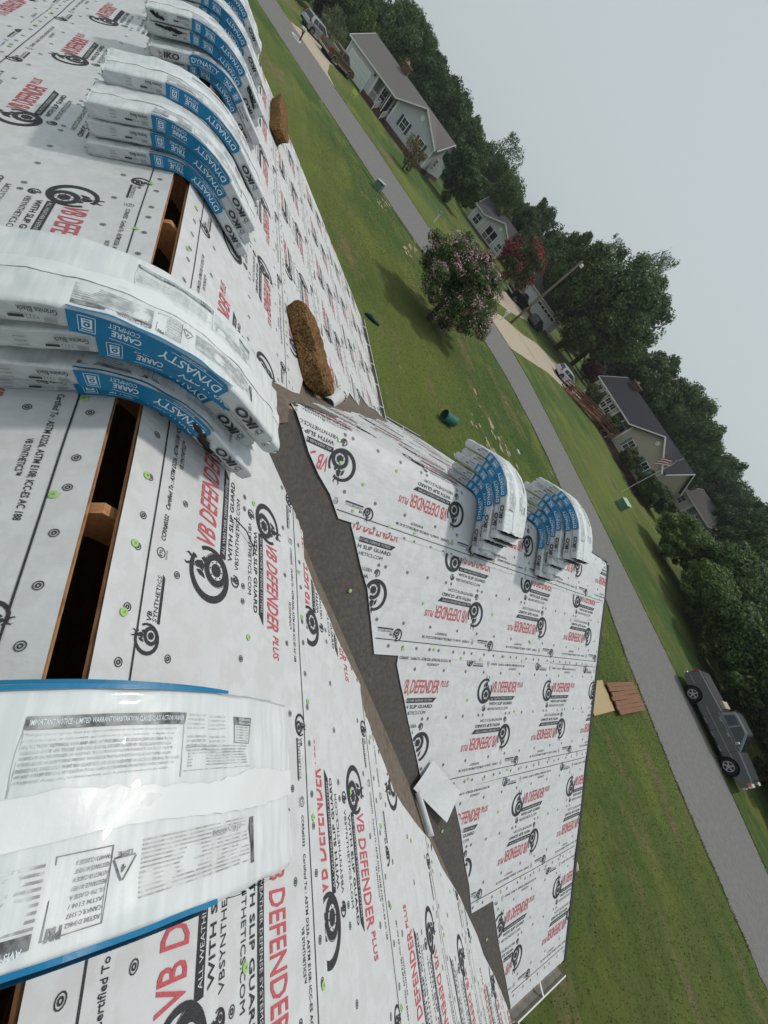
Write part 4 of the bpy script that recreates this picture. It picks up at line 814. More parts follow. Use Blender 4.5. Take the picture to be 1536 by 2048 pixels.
CR = {
 'dark': [crown_mesh('crown', 15000, [L_dark, L_mid], [.72, .28], 1, leaf=.040), crown_mesh('crown', 15000, [L_dark, L_mid], [.6, .4], 2, lobes=12, leaf=.040)],
 'mid': [crown_mesh('crown', 15000, [L_dark, L_mid, L_olive], [.25, .55, .2], 3, leaf=.038), crown_mesh('crown', 15000, [L_dark, L_mid, L_olive], [.2, .5, .3], 4, lobes=14, leaf=.038)],
 'olive': [crown_mesh('crown', 14000, [L_mid, L_olive], [.4, .6], 5, leaf=.036, airy=.4)],
 'airy': [crown_mesh('crown', 9000, [L_mid, L_pale], [.45, .55], 6, leaf=.032, core=False, airy=.8, lobes=14)],
 'conifer': [crown_mesh('crown', 12000, [L_dark, L_mid], [.75, .25], 7, leaf=.05, conif=True)],
 'big': [crown_mesh('crown', 42000, [L_dark, L_mid, L_olive], [.20, .48, .32], 8, lobes=26, leaf=.021, airy=.25)],
 'hedge': [crown_mesh('crown', 22000, [L_dark, L_mid, L_bright], [.45, .35, .2], 9, lobes=16, leaf=.034), crown_mesh('crown', 22000, [L_mid, L_olive, L_bright], [.3, .3, .4], 10, lobes=14, leaf=.034)],
 'bright': [crown_mesh('crown', 9000, [L_mid, L_bright], [.3, .7], 11, leaf=.045)],
 'pink': [crown_mesh('crown', 44000, [L_dark, L_mid, L_olive, L_pale], [.26, .34, .24, .16], 12, lobes=20, leaf=.020, tipmat=L_pink, tipfrac=.095, ncl=420)],
 'red': [crown_mesh('crown', 12000, [L_dark, L_mid, L_maroon], [.4, .3, .3], 13, lobes=15, leaf=.034, tipmat=L_red, tipfrac=.22, airy=.7, ncl=70)],
 'maroon': [crown_mesh('crown', 6000, [L_dark, L_maroon], [.35, .65], 14, leaf=.05)],
 'orange': [crown_mesh('crown', 3500, [L_orange, L_olive, L_pale], [.5, .25, .25], 15, leaf=.05, core=False, airy=1.0)],
 'shrub': [crown_mesh('crown', 7000, [L_dark, L_mid], [.6, .4], 16, leaf=.05), crown_mesh('crown', 7000, [L_dark, L_olive], [.5, .5], 17, leaf=.05)],
}
def trunk_mesh(kind, seed):
    rg = random.Random(seed); b = MB(); k = 3 if kind == 'multi' else 1
    for q in range(k):
        x0 = rg.uniform(-.06, .06) * (k > 1); y0 = rg.uniform(-.06, .06) * (k > 1); lx, ly = rg.uniform(-.12, .12), rg.uniform(-.12, .12)
        b.tube([(x0, y0, -.02), (x0 + lx * .3, y0 + ly * .3, .35), (x0 + lx, y0 + ly, .75), (x0 + lx * 1.2, y0 + ly * 1.2, 1.15)], [.050 / k ** .5, .036 / k ** .5, .024 / k ** .5, .008], 7)
        for i in range(7):
            a = rg.uniform(0, 6.28); z = rg.uniform(.42, .9); rr_ = rg.uniform(.28, .5); b.tube([(x0 + lx * z, y0 + ly * z, z), (x0 + lx * z + math.cos(a) * rr_ * .5, y0 + ly * z + math.sin(a) * rr_ * .5, z + .12), (x0 + lx * z + math.cos(a) * rr_, y0 + ly * z + math.sin(a) * rr_, z + .3)], [.018, .011, .004], 5)
    return b.mesh('trunk', M_bark, True)
TRK = [trunk_mesh('one', 1), trunk_mesh('one', 2), trunk_mesh('multi', 3)]
tcount = 0
def tree(kind, x, y, h, r, label, name='tree', cat='tree', base=None, group=None, trunk=None):
    """h total height, r crown radius, base = height of crown's underside"""
    global tcount; tcount += 1; base = (h * .12 if base is None else base); cz = (h + base) / 2; rz = (h - base) / 2
    root = empty(name, (x, y, 0), tcount * 1.3, label, cat, group); var = CR[kind]; me = var[tcount % len(var)]
    link('crown', me, root, (0, 0, cz), (0, 0, 0), (r, r, rz * (1.0)))
    link('trunk', TRK[2 if trunk == 'multi' else tcount % 2], root, (0, 0, 0), (0, 0, 0), (h * .55, h * .55, h * .72)); return root
T_ = tree
# behind the grey house and along the left
T_('dark', -99, 13.8, 7.6, 4.2, 'dark round tree at the top edge of the photo left of the grey house', base=.5)
T_('dark', -94.4, 9.0, 5.0, 3.0, 'low dark tree at the top edge of the photo by the far driveway', base=.2)
T_('bright', -94.8, 18.9, 7.6, 2.7, 'yellow green tree beside the garage end of the grey house', base=.4)
T_('airy', -89.5, 14.6, 4.0, 2.2, 'wispy grey green shrub behind the brown pickup', base=.1, name='shrub', cat='shrub')
T_('mid', -110.5, 18.5, 9.5, 5.0, 'green tree rising behind the garage roof of the grey house', base=1)
T_('olive', -113, 27.5, 13.2, 5.2, 'tall pale topped tree left of the grey house chimney', base=2)
T_('mid', -104, 26.5, 10.5, 4.6, 'bushy tree directly behind the grey house chimney', base=1)
T_('olive', -115.6, 33.5, 13.0, 3.8, 'light crowned tree above the grey house roof ridge', base=4)
T_('dark', -119.4, 37.6, 12.6, 2.4, 'small dark treetop standing alone against the sky above the grey house', base=6)
T_('dark', -102.7, 33.4, 11.2, 4.6, 'dark tree behind the middle of the grey house roof', base=1)
T_('dark', -105, 39.6, 12.6, 4.9, 'tall dark tree against the sky right of the grey house chimney', base=1)
T_('dark', -100.5, 41.5, 8.8, 4.0, 'dark tree behind the right end of the grey house roof', base=.5)
T_('mid', -103, 45.4, 10.8, 4.2, 'mid green tree past the right gable end of the grey house', base=1)
T_('mid', -96.5, 45.4, 10.0, 4.6, 'broad green tree between the grey house and the sky', base=.5)
T_('airy', -99.7, 51.5, 14.2, 5.0, 'tall thin leaved tree with grey green feathery top', base=2.5)
T_('mid', -96, 49.5, 11.0, 4.2, 'green tree in front of the feathery grey green one', base=1)
T_('dark', -71.5, 34.6, 7.6, 3.9, 'low hanging dark tree on the lawn between the grey house and the small porch house', base=.3)
T_('olive', -85.5, 49.6, 10.2, 4.1, 'olive green tree behind the roof of the small porch house', base=1)
T_('dark', -88.3, 56.9, 10.8, 4.0, 'dark tree behind the left roof end of the small porch house', base=1)
T_('dark', -95.4, 64.6, 13.0, 3.6, 'dark uneven treetop against the sky above the small porch house', base=4)
T_('dark', -80.5, 57.8, 9.2, 3.7, 'dark tree directly behind the ridge of the small porch house', base=1)
T_('dark', -69.0, 57.2, 9.2, 4.6, 'dark tree between the red flowering tree and the utility pole', base=.5)
T_('mid', -77.0, 62.0, 12.6, 4.8, 'green tree behind and left of the big tree by the pole', base=1)
T_('mid', -63.8, 56.2, 14.3, 4.8, 'green tree whose crown merges with the left of the big tree', base=2)
T_('airy', -65.1, 57.6, 16.2, 2.9, 'thin airy treetop sticking up from the left of the big tree', base=7)
T_('big', -55.8, 58.6, 18.2, 9.6, 'largest broad tree standing right of the utility pole', base=1.1)
T_('airy', -64.1, 67.5, 21.5, 3.6, 'tall spiky evergreen poking out behind the big tree', base=6)
T_('olive', -58.5, 67.5, 17.5, 3.6, 'spiky evergreen at the right shoulder of the big tree', base=4)
T_('bright', -60.3, 74.4, 3.2, 3.0, 'sunlit bright green shrub under the big tree', base=.1, name='shrub', cat='shrub')
T_('bright', -66.3, 72.4, 2.0, 3.0, 'low sunlit bush far behind the white car', base=.1, name='shrub', cat='shrub')
T_('maroon', -55.6, 69.3, 4.9, 2.8, 'dark red leaved small tree left of the beige house roof', base=.3, trunk='multi')
T_('mid', -63.2, 84, 12.2, 4.9, 'green tree far behind the red leaved small tree', base=1)
T_('mid', -55.7, 82.5, 14.2, 7.4, 'wide tree behind the left part of the dark roof of the beige house', base=.8)
T_('olive', -51.2, 88.4, 15.8, 6.8, 'tallest pale green tree behind the dark roof of the beige house', base=1)
T_('mid', -44.2, 88.4, 13.8, 5.4, 'green tree behind the middle of the dark roof', base=1)
T_('mid', -40.2, 89.4, 12.9, 3.9, 'spiky evergreen behind the right part of the dark roof', base=1)
T_('dark', -39.3, 88.5, 8.2, 3.6, 'low dark tree behind the right end of the dark roof', base=.5)
T_('dark', -49.1, 105, 13.5, 4.2, 'dark tree in the gap far behind the beige house', base=1)
T_('mid', -44.7, 110, 14.3, 5.2, 'distant hazy green tree right of the beige house ridge', base=1)
T_('mid', -38.5, 113, 13.6, 5.2, 'distant hazy tree above the flagpole', base=1)
T_('dark', -31.5, 101.5, 12.6, 4.8, 'dark tree behind the roof of the far white house', base=1)
T_('dark', -30.5, 108, 14.8, 5.0, 'tall dark tree at the right edge behind the far white house', base=1)
T_('dark', -18.6, 79.0, 13.0, 5.0, 'tall dark tree at the right edge of the photo above the hedge', base=1)
T_('dark', -24.5, 86.0, 12.0, 4.6, 'dark tree right of the far white house', base=1)
T_('mid', -13.0, 70.0, 11.5, 5.0, 'green tree behind the hedge near the right edge of the photo', base=.8)
T_('dark', -8, 62, 9.5, 5.0, 'dark tree standing behind the middle of the hedge', base=.5)
T_('dark', 1.5, 56, 9.0, 5.0, 'dark tree standing behind the hedge above the grey pickup', base=.5)
T_('dark', 9.0, 52, 9.0, 5.0, 'dark tree behind the right end of the hedge', base=.5)
# overgrown hedge behind the grey pickup
for i, (x, y, h, r, k, lab) in enumerate([(-14.6, 48.8, 5.3, 3.6, 'hedge', 'leftmost sunlit clump of the overgrown hedge beyond the road'), (-10.6, 49.8, 6.8, 4.0, 'hedge', 'tall clump second from the left end of the overgrown hedge'),
    (-8.2, 44.4, 4.9, 3.4, 'hedge', 'low front clump of the hedge left of the grey pickup'), (-4.2, 41.8, 5.6, 3.4, 'hedge', 'hedge clump right behind the tailgate of the grey pickup'),
    (-.2, 40.4, 5.4, 3.3, 'dark', 'dark hedge clump behind the cab of the grey pickup'), (3.8, 38.9, 5.0, 3.3, 'dark', 'dark hedge clump behind the bonnet of the grey pickup'), (7.6, 37.6, 5.2, 3.4, 'dark', 'hedge clump past the front of the grey pickup'),
    (-10.3, 57.5, 8.0, 4.2, 'mid', 'taller green clump behind the hedge'), (-4.5, 49.5, 7.4, 4.0, 'mid', 'leafy clump behind the hedge left of the pickup cab'), (2.0, 47, 7.2, 4.2, 'dark', 'dark leafy clump behind the hedge right of the pickup cab'), (11.5, 37.0, 5.4, 3.6, 'dark', 'hedge clump at the far right end')]):
    T_(k, x, y, h, r, lab, base=.0, name='hedge_bush', cat='bush', group='overgrown hedge along the far side of the road')
T_('pink', -23.3, 15.5, 4.9, 3.05, 'round crape myrtle covered in pink flowers on the near lawn', base=.15, trunk='multi', name='flowering_tree')
T_('red', -53.3, 39.3, 7.3, 3.3, 'crape myrtle in deep red flower behind the pink one', base=.8, trunk='multi', name='flowering_tree')
T_('orange', -60.4, 22.6, 3.4, 1.9, 'sparse shrub with orange brown leaves in front of the grey house', base=.2, trunk='multi', name='shrub', cat='shrub')
T_('shrub', -78.4, 24.4, 2.0, 1.1, 'round dark shrub by the porch steps of the grey house', base=.05, name='shrub', cat='shrub')
T_('shrub', -77.4, 27.8, 1.8, .9, 'small shrub between the two front windows of the grey house', base=.05, name='shrub', cat='shrub')
T_('shrub', -56.9, 33.2, 1.7, .9, 'left of two round shrubs before the small porch house', base=.05, name='shrub', cat='shrub')
T_('shrub', -55.6, 34.6, 1.6, .9, 'right of two round shrubs before the small porch house', base=.05, name='shrub', cat='shrub')
T_('shrub', -29.4, 56.0, 2.9, 1.75, 'big round shrub between the teal shuttered windows of the beige house', base=.1, name='shrub', cat='shrub')
T_('dark', -24.9, 55.6, 3.3, 2.3, 'dark bush right behind the foot of the flagpole', base=.05, name='shrub', cat='shrub')
T_('dark', -23.6, 58.9, 3.6, 2.2, 'dark bush at the right corner of the beige house', base=.05, name='shrub', cat='shrub')
T_('shrub', -40.2, 54.5, 3.3, 1.6, 'bush rising behind the brown ramp near its white car end', base=.05, name='shrub', cat='shrub')
T_('shrub', -36.2, 56.8, 3.0, 1.7, 'bush rising behind the middle of the brown ramp', base=.05, name='shrub', cat='shrub')
T_('maroon', -25.4, 55.3, 1.0, .7, 'low dark red bush by the beige house wall', base=.02, name='shrub', cat='shrub')
T_('maroon', -26.9, 55.6, .9, .6, 'tiny reddish bush beneath the right shuttered window', base=.02, name='shrub', cat='shrub')
# far woods closing the view
woods = MB(); o = link('distant_woods', CR['dark'][0]); VV = []; FF = []; n0 = 0
Vb = np.empty(len(CR['dark'][0].vertices) * 3, np.float32); CR['dark'][0].vertices.foreach_get('co', Vb); Vb = Vb.reshape(-1, 4, 3)[::3]
bpy.data.objects.remove(o)
for i in range(46):
    az = R(-96 + i * 3.0); d = 128 + 14 * math.sin(i * 1.7); h = 8.5 + 2.0 * math.sin(i * 2.3) + (2.5 if 8 < i < 28 else 0); r = 6.2
    V = Vb.reshape(-1, 3) * (r, r, h / 2) + (math.sin(az) * d, math.cos(az) * d, h / 2); VV.append(V)
V = np.concatenate(VV); o = link('distant_woods', np_mesh('distant_woods', V, np.arange(len(V)).reshape(-1, 4), L_dark)); tag(o, kind='stuff')

# ------------------------------------------------------------------ houses
def house(name, label, C, a, L, D, g, e, hr, ha, b0, wallm, roofm, shutm, spec):
    ux = Vector((math.cos(a), math.sin(a), 0)); org = Vector((C[0], C[1], 0)) - ux * L
    H = empty(name, org, a, label, 'house'); O = .38; e += b0; hr += b0; ha += b0; fd = .30 + max(b0, 0) * .4
    pr = spec.get('porch', (L * .42, L - g)); pd = 1.9; xg = pr[0]
    def part(nm, bld, m, parent=None, **k): return bld.build(nm, m, parent or H, **k)
    b = MB(); b.box2((0, 0, fd), (xg, D, e)); b.box2((xg, pd, fd), (pr[1], D, e)); b.box2((pr[1], .0, fd), (L, D, e))
    for x in (.0, L - .02): b.prism([(x, 0, e), (x, D, e), (x, D / 2, hr - .12)], (.02, 0, 0))
    if g: b.prism([(L - g, 0, e), (L, 0, e), (L - g / 2, 0, ha - .12)], (0, .02, 0))
    part('wall', b, wallm)
    b = MB(); b.box2((.03, .03, 0), (L - .03, D - .03, fd)); part('foundation', b, M_brick)
    def slab2(P, th=.14): bb = MB(); bb.prism(P, (0, 0, -th)); return bb
    zl = e - .08; rs = (hr - zl) / (D / 2 + O)
    yk = .06; zk = zl + rs * (yk + O)
    fr_ = [(-O, -O, zl), (L - g - O + .1, -O, zl), (L - g - O + .1, yk, zk), (L + O, yk, zk), (L + O, D / 2, hr), (-O, D / 2, hr)] if g else [(-O, -O, zl), (L + O, -O, zl), (L + O, D / 2, hr), (-O, D / 2, hr)]
    rf = part('roof', slab2(fr_).prism([(-O, D + O, zl), (-O, D / 2, hr - .001), (L + O, D / 2, hr - .001), (L + O, D + O, zl)], (0, 0, -.14)), roofm)
    if g:
        gx0, gx1, gm = L - g - O, L + O - .02, L - g / 2; yb_ = (ha - zl) / rs - O; q = MB()
        q.prism([(gx0, -O - .25, zl + .004), (gm, -O - .25, ha), (gm, yb_, ha), (gx0, -O + .02, zl + .004)], (0, 0, -.12))
        q.prism([(gm, -O - .25, ha - .001), (gx1, -O - .25, zl + .004), (gx1, -O + .02, zl + .004), (gm, yb_, ha - .001)], (0, 0, -.12)); part('gable_roof', q, roofm, rf)
        t = MB(); t.beam((gx0, -O - .27, zl - .06), (gm, -O - .27, ha - .06), .05, .17); t.beam((gm, -O - .27, ha - .06), (gx1, -O - .27, zl - .06), .05, .17); part('rake_trim', t, M_trim)
    t = MB(); t.beam((-O, -O - .03, zl - .08), ((L - g - O) if g else L + O, -O - .03, zl - .08), .06, .16); part('fascia', t, M_trim)
    for x in (-O - .03, L + O + .03):
        t = MB(); t.beam((x, (.06 if g and x > 0 else -O), (zk if g and x > 0 else zl) - .07), (x, D / 2, hr - .07), .05, .16); t.beam((x, D / 2, hr - .07), (x, D + O, zl - .07), .05, .16); part('rake_trim', t, M_trim)
    t = MB()
    for (x, y) in ((.04, -.02), (L - .04, -.02), (L - g + .04 if g else .04, -.03), (xg, -.02)): t.box((x, y, (fd + e) / 2), (.13, .06, e - fd))
    part('corner_trim', t, M_trim)['kind'] = 'stuff'
    def window(x, z0, z1, w, y=0.0, shut=True, side=False, split=True):
        f = MB(); zc, h = (z0 + z1) / 2, z1 - z0
        def bx(cx, cz, sx, sz, yy=-.04, th=.07, bb=f):
            if side: bb.box((L - yy, cx, cz), (th, sx, sz))
            else: bb.box((cx, y + yy, cz), (sx, th, sz))
        for s_ in (-1, 1): bx(x + s_ * (w / 2 + .03), zc, .09, h + .16)
        bx(x, z0 - .04, w + .2, .09); bx(x, z1 + .04, w + .2, .1); bx(x, zc, w, .06)
        if split: bx(x, zc, .03, h)
        fo = part('window', f, M_trim); p = MB(); bx(x, zc, w, h, -.015, .02, p); part('pane', p, M_glass, fo)
        if shut and shutm:
            for s_ in (-1, 1): p = MB(); bx(x + s_ * (w / 2 + .28), zc, .36, h + .12, -.03, .05, p); [bx(x + s_ * (w / 2 + .28), zc + (j - 5) * h / 11.5, .29, .03, -.062, .02, p) for j in range(11)]; part('shutter', p, shutm)
    for (x, z0, z1, w) in spec.get('front', []): window(x, b0 + z0, b0 + z1, w)
    for (x, z0, z1, w) in spec.get('porchwin', []): window(x, b0 + z0, b0 + z1, w, y=pd, shut=False)
    for (x, z0, z1, w) in spec.get('side', []): window(x, b0 + z0, b0 + z1, w, side=True, shut=False)
    for (x, w) in spec.get('door', []):
        d = MB(); d.box((x, pd - .03, fd + 1.02), (w, .06, 2.04)); do = part('door', d, mat('dark_door', (0.05, 0.03, 0.035), .5)); d = MB()
        for s_ in (-1, 1): d.box((x + s_ * (w / 2 + .06), pd - .04, fd + 1.05), (.1, .08, 2.15))
        part('door_frame', d, M_trim, do)
    if 'garage' in spec:
        for gi, (x, w) in enumerate(spec['garage']):
            d = MB()
            for j in range(4): d.box((x, -.03, .12 + .27 + j * .535), (w, .05, .52))
            go = part('garage_door', d, mat('garage_door_white', (0.60, 0.64, 0.62), .5)); d = MB()
            for s_ in (-1, 1): d.box((x + s_ * (w / 2 + .08), -.05, 1.15), (.14, .1, 2.25))
            d.box((x, -.05, 2.32), (w + .3, .1, .14)); part('door_frame', d, M_trim, go)
            if spec.get('garage_lights') and gi == 1:
                for j in range(5): d = MB(); d.box((x - w / 2 + (j + .5) * w / 5, -.062, 2.0), (w / 6.4, .02, .3)); part('pane', d, M_dark, go)
            for j in range(3): d = MB(); d.box((x, -.058, .392 + .27 + j * .535), (w, .008, .018)); part('panel_joint', d, M_greyprint, go)
    if spec.get('vent'):
        v = MB(); v.disc((L - g / 2, -.04, ha - 1.15), .30, (0, 1, 0), .06, 18); part('gable_vent', v, M_trim)
    if pr[1] - xg > 1:
        fl = MB(); fl.box2((xg, .0, fd - .12), (pr[1], pd, fd)); part('porch_floor', fl, M_stain)
        n = spec.get('posts', 3)
        for i in range(n): p = MB(); x = xg + .1 + (pr[1] - xg - .2) * i / (n - 1); p.box((x, .08, (fd + e) / 2), (.12, .12, e - fd - .1)); part('porch_post', p, M_trim)
        gap = spec.get('steps'); x = xg + .2
        rl = MB(); x1 = gap[0] if gap else pr[1] - .1
        rl.beam((xg + .1, .08, fd + .92), (x1, .08, fd + .92), .06, .06); rl.beam((xg + .1, .08, fd + .12), (x1, .08, fd + .12), .05, .05); part('porch_rail', rl, M_trim)
        n = int((x1 - xg) / .17); bl = MB().box((0, 0, 0), (.035, .035, .78)).mesh('baluster', M_trim)
        for i in range(n): link('baluster', bl, H, (xg + .18 + i * .17, .08, fd + .52))
        if gap:
            k = 4
            for i in range(k): st = MB(); st.box2((gap[0], -.3 * (i + 1), 0), (gap[1], -.3 * i, fd * (1 - (i + 1) / (k + 1)))); part('step', st, M_brick if spec.get('bricksteps', 1) else M_trim)
            for x in gap:
                rl = MB(); rl.beam((x, .05, fd + .9), (x, -1.25, .95), .05, .06); rl.beam((x, .05, fd + .15), (x, -1.25, .2), .04, .05); rl.box((x, -1.25, .48), (.09, .09, .96))
                for j in range(6): q_ = (j + .7) / 6.6; rl.box((x, .05 - 1.3 * q_, fd * (1 - q_) + .5), (.03, .03, .72))
                part('stair_rail', rl, M_trim)
    if 'chimney' in spec:
        x, y, w, h = spec['chimney']; c = MB(); c.box2((x - w / 2, y - .35, hr - 1.6), (x + w / 2, y + .35, hr + h)); co = part('chimney', c, M_brick, rf)
        c = MB(); c.box((x, y, hr + h + .04), (w + .14, .84, .08)); c.box((x - .2, y, hr + h + .2), (.25, .3, .25)); part('chimney_cap', c, M_concrete, co)
    if spec.get('lamp'):
        p = MB(); p.box((spec['lamp'], -.12, e - .55), (.16, .18, .28)); part('wall_lamp', p, M_dark)
    return H, org, a
def shingle(name, c, c2): return mat(name, c, .92, .15, noise=[((3, 30, 8), c2, .16), (.35, tuple(x * 1.12 for x in c), .2), (60.0, c2, .15)], bump=((6, 40, 12), .5, .01))
W_grey = siding_mat('pale_grey_siding', (0.50, 0.52, 0.535)); W_beige = siding_mat('beige_siding', (0.42, 0.37, 0.295)); W_white = siding_mat('bluish_white_siding', (0.52, 0.54, 0.56)); W_far = siding_mat('white_siding', (0.50, 0.51, 0.51))
R_grey = shingle('grey_shingle_roof', (0.125, 0.117, 0.112), (0.155, 0.145, 0.138)); R_char = shingle('charcoal_shingle_roof', (0.030, 0.031, 0.040), (0.042, 0.042, 0.052)); R_slate = shingle('dark_grey_shingle_roof', (0.05, 0.05, 0.055), (0.07, 0.068, 0.072)); R_brown = shingle('brown_grey_shingle_roof', (0.075, 0.068, 0.066), (0.10, 0.09, 0.087))
S_navy = mat('navy_shutter', (0.045, 0.06, 0.095), .6); S_teal = mat('faded_teal_shutter', (0.10, 0.19, 0.175), .6)
H1 = house('grey_sided_house', 'pale grey house with navy shutters, front porch, garage and a brick chimney', (-72.07, 29.05), .9, 16.89, 10.57, 7.56, 2.64, 4.84, 4.77, .59, W_grey, R_grey, S_navy,
    dict(porch=(5.3, 9.33), garage=[(2.5, 3.6)], front=[(11.6, .75, 2.0, 1.0), (14.9, .75, 2.0, 1.0)], porchwin=[(6.3, .5, 2.0, 1.1), (8.6, .5, 2.0, .9)], door=[(7.45, .9)], side=[(4.2, .9, 1.9, 1.1)], vent=1, posts=4, steps=(7.4, 8.9), chimney=(5.6, 5.3, 1.1, .9), lamp=4.9))
H3 = house('beige_sided_house', 'beige house with teal shutters and charcoal roof beside the flagpole', (-26.69, 58.19), .03, 17.57, 8.4, 7.83, 3.06, 5.76, 5.52, .43, W_beige, R_char, S_teal,
    dict(porch=(6.3, 9.74), front=[(11.9, .75, 2.2, 1.05), (15.6, .75, 2.2, 1.05)], porchwin=[(7.9, .3, 2.0, 1.0)], door=[(9.0, .9)], vent=1, posts=3, steps=(8.3, 9.5), chimney=(1.6, 4.2, 1.8, .5)))
for x in (1.2, 2.6, 4.0, 5.2):
    f = MB(); f.box((x, -.05, 2.3), (1.0, .08, 1.9)); fo = f.build('window', M_trim, H3[0])
    for s_ in (-1, 1):
        for q in (0, 1): p = MB(); p.box((x + s_ * .22, -.10, 1.9 + q * .8), (.36, .02, .68)); p.build('pane', M_glass, fo)
H2 = house('small_porch_house', 'small pale house with a dark roof and gabled front porch behind the crape myrtles', (-75.62, 51.41), .89, 8.79, 10.56, 6.41, 2.91, 5.13, 4.58, -.1, W_white, R_slate, None,
    dict(porch=(3.2, 3.3), front=[(1.4, .8, 2.2, 1.2), (7.5, .8, 2.0, .9)], vent=1))
pw = MB(); pw.box((4.9, -.03, 1.45), (2.2, .08, 1.9)); pw.build('porch_shade_panel', M_dark, H2[0])  # dark panel on the solid wall stands in for shade inside the porch
for x in (3.7, 4.9, 6.1): p = MB(); p.box((x, -.12, 1.5), (.12, .12, 2.4)); p.build('porch_post', M_trim, H2[0])
rl = MB(); rl.beam((3.7, -.12, 1.2), (9.2, -.12, 1.2), .06, .06); rl.build('porch_rail', M_trim, H2[0])
bl = MB().box((0, 0, 0), (.04, .04, .8)).mesh('baluster', M_trim)
for i in range(24): link('baluster', bl, H2[0], (3.8 + i * .22, -.12, .8))
H4 = house('garage_house', 'pale house with two white garage doors behind the dark vehicles and the utility pole', (-59.3, 58.5), .80, 9.6, 8.0, 0, 2.9, 5.2, 4.5, 0, W_grey, R_brown, None,
    dict(porch=(4, 4), garage=[(2.0, 2.6), (6.3, 4.2)], garage_lights=1, lamp=8.9))
H5 = house('far_white_house', 'far white house with a brown grey roof seen past the flagpole bushes', (-23.5, 92.0), -.18, 15.5, 9, 5.0, 3.0, 5.4, 5.0, 0, W_far, R_brown, None,
    dict(porch=(4.5, 10.5), front=[(2.2, .9, 2.2, 1.2), (13.0, .9, 2.2, 1.0)], porchwin=[(6.0, .7, 2.1, 1.2), (8.8, .7, 2.1, .9)], posts=4, chimney=(13.2, 4.5, 1.2, .6)))
fh = empty('porch_house', (-9.5, 64.5, 0), .25, 'sliver of a white porch with red bunting seen between the trees at the right edge', 'house')
b = MB(); b.box2((0, 0, 3.0), (4.2, .12, 5.1)); b.build('wall', W_far, fh); b = MB(); b.prism([(-.5, -.5, 5.1), (4.7, -.5, 5.1), (2.1, -.5, 6.4)], (0, 5, 0)); b.build('roof', R_brown, fh)
b = MB(); [b.box((x, -.4, 4.2), (.14, .14, 2.2)) for x in (.1, 1.5, 2.9, 4.1)]; b.beam((.1, -.4, 3.9), (4.1, -.4, 3.9), .08, .1); b.build('porch_post', M_trim, fh); b = MB(); [b.box((x, -.46, 3.7), (.9, .05, .3)) for x in (.8, 2.2, 3.5)]; b.build('red_bunting', mat('red_cloth', (.35, .03, .04)), fh)
# mulch beds
M_mulch = mat('dark_mulch', (0.055, 0.035, 0.028), .98, noise=(3.0, (0.085, 0.055, 0.045), .2), bump=(14.0, .8, .05))
flat('mulch_bed', [(-36, 57.6), (-26.0, 58.0), (-22.5, 57.2), (-23, 54.4), (-28, 53.8), (-36, 55.2)], .010, M_mulch, .6, .1, 6)
def loc2(H, x, y): o_, a = H[1], H[2]; return (o_.x + x * math.cos(a) - y * math.sin(a), o_.y + x * math.sin(a) + y * math.cos(a))
flat('mulch_bed', [loc2(H1, *p) for p in ((4.5, .0), (17.2, .0), (17.2, -1.2), (10, -1.5), (9, -2.3), (4.5, -1.4))], .010, M_mulch, .6, .1, 7)
ACp = loc2(H1, 17.6, 2.0); b = MB(); b.box((0, 0, .35), (.8, .8, .7)); tag(b.build('heat_pump', mat('dark_grey_metal', (.10, .11, .115), .5), None, False, .03, loc=(ACp[0], ACp[1], 0)), 'dark grey outdoor heat pump by the side wall of the grey house', 'heat pump')
# ------------------------------------------------------------------ brown wheelchair ramp in front of the beige house
rp = empty('wooden_ramp', (-38.6, 47.2, 0), 0, 'long red brown wooden ramp with railings leading to the beige house porch', 'ramp')
path = [Vector((0, 0, .05)), Vector((1.2, 4.4, .45)), Vector((2.2, 8.3, .85)), Vector((4.3, 9.7, .88))]
W2 = Vector((.62, -.15, 0))
for i in range(3):
    a, c = path[i], path[i + 1]; dr = (c - a); Ln = dr.length; dr.normalize(); sd = Vector((dr.y, -dr.x, 0)).normalized() * .62; n = int(Ln / .30); pm = None
    for j in range(n):
        p = a + (c - a) * ((j + .5) / n); b = MB(); b.beam(p - sd, p + sd, Ln / n - .02, .035); b.build('deck_board', M_stain, rp)
    for s_ in (-1, 1):
        k = max(2, int(Ln / 1.5))
        for j in range(k + 1):
            p = a + (c - a) * (j / k) + sd * s_; b = MB(); b.box((p.x, p.y, p.z / 2 + .5), (.10, .10, p.z + 1.0)); b.build('post', M_stain, rp)
        for zz in (.98, .68, .38): b = MB(); b.beam(a + sd * s_ + Vector((0, 0, zz)), c + sd * s_ + Vector((0, 0, zz)), .05, .10); b.build('rail', M_stain, rp)
        b = MB(); b.beam(a + sd * s_ + Vector((0, 0, -.1)), c + sd * s_ + Vector((0, 0, -.1)), .05, .22); b.build('skirt_board', M_stain, rp)

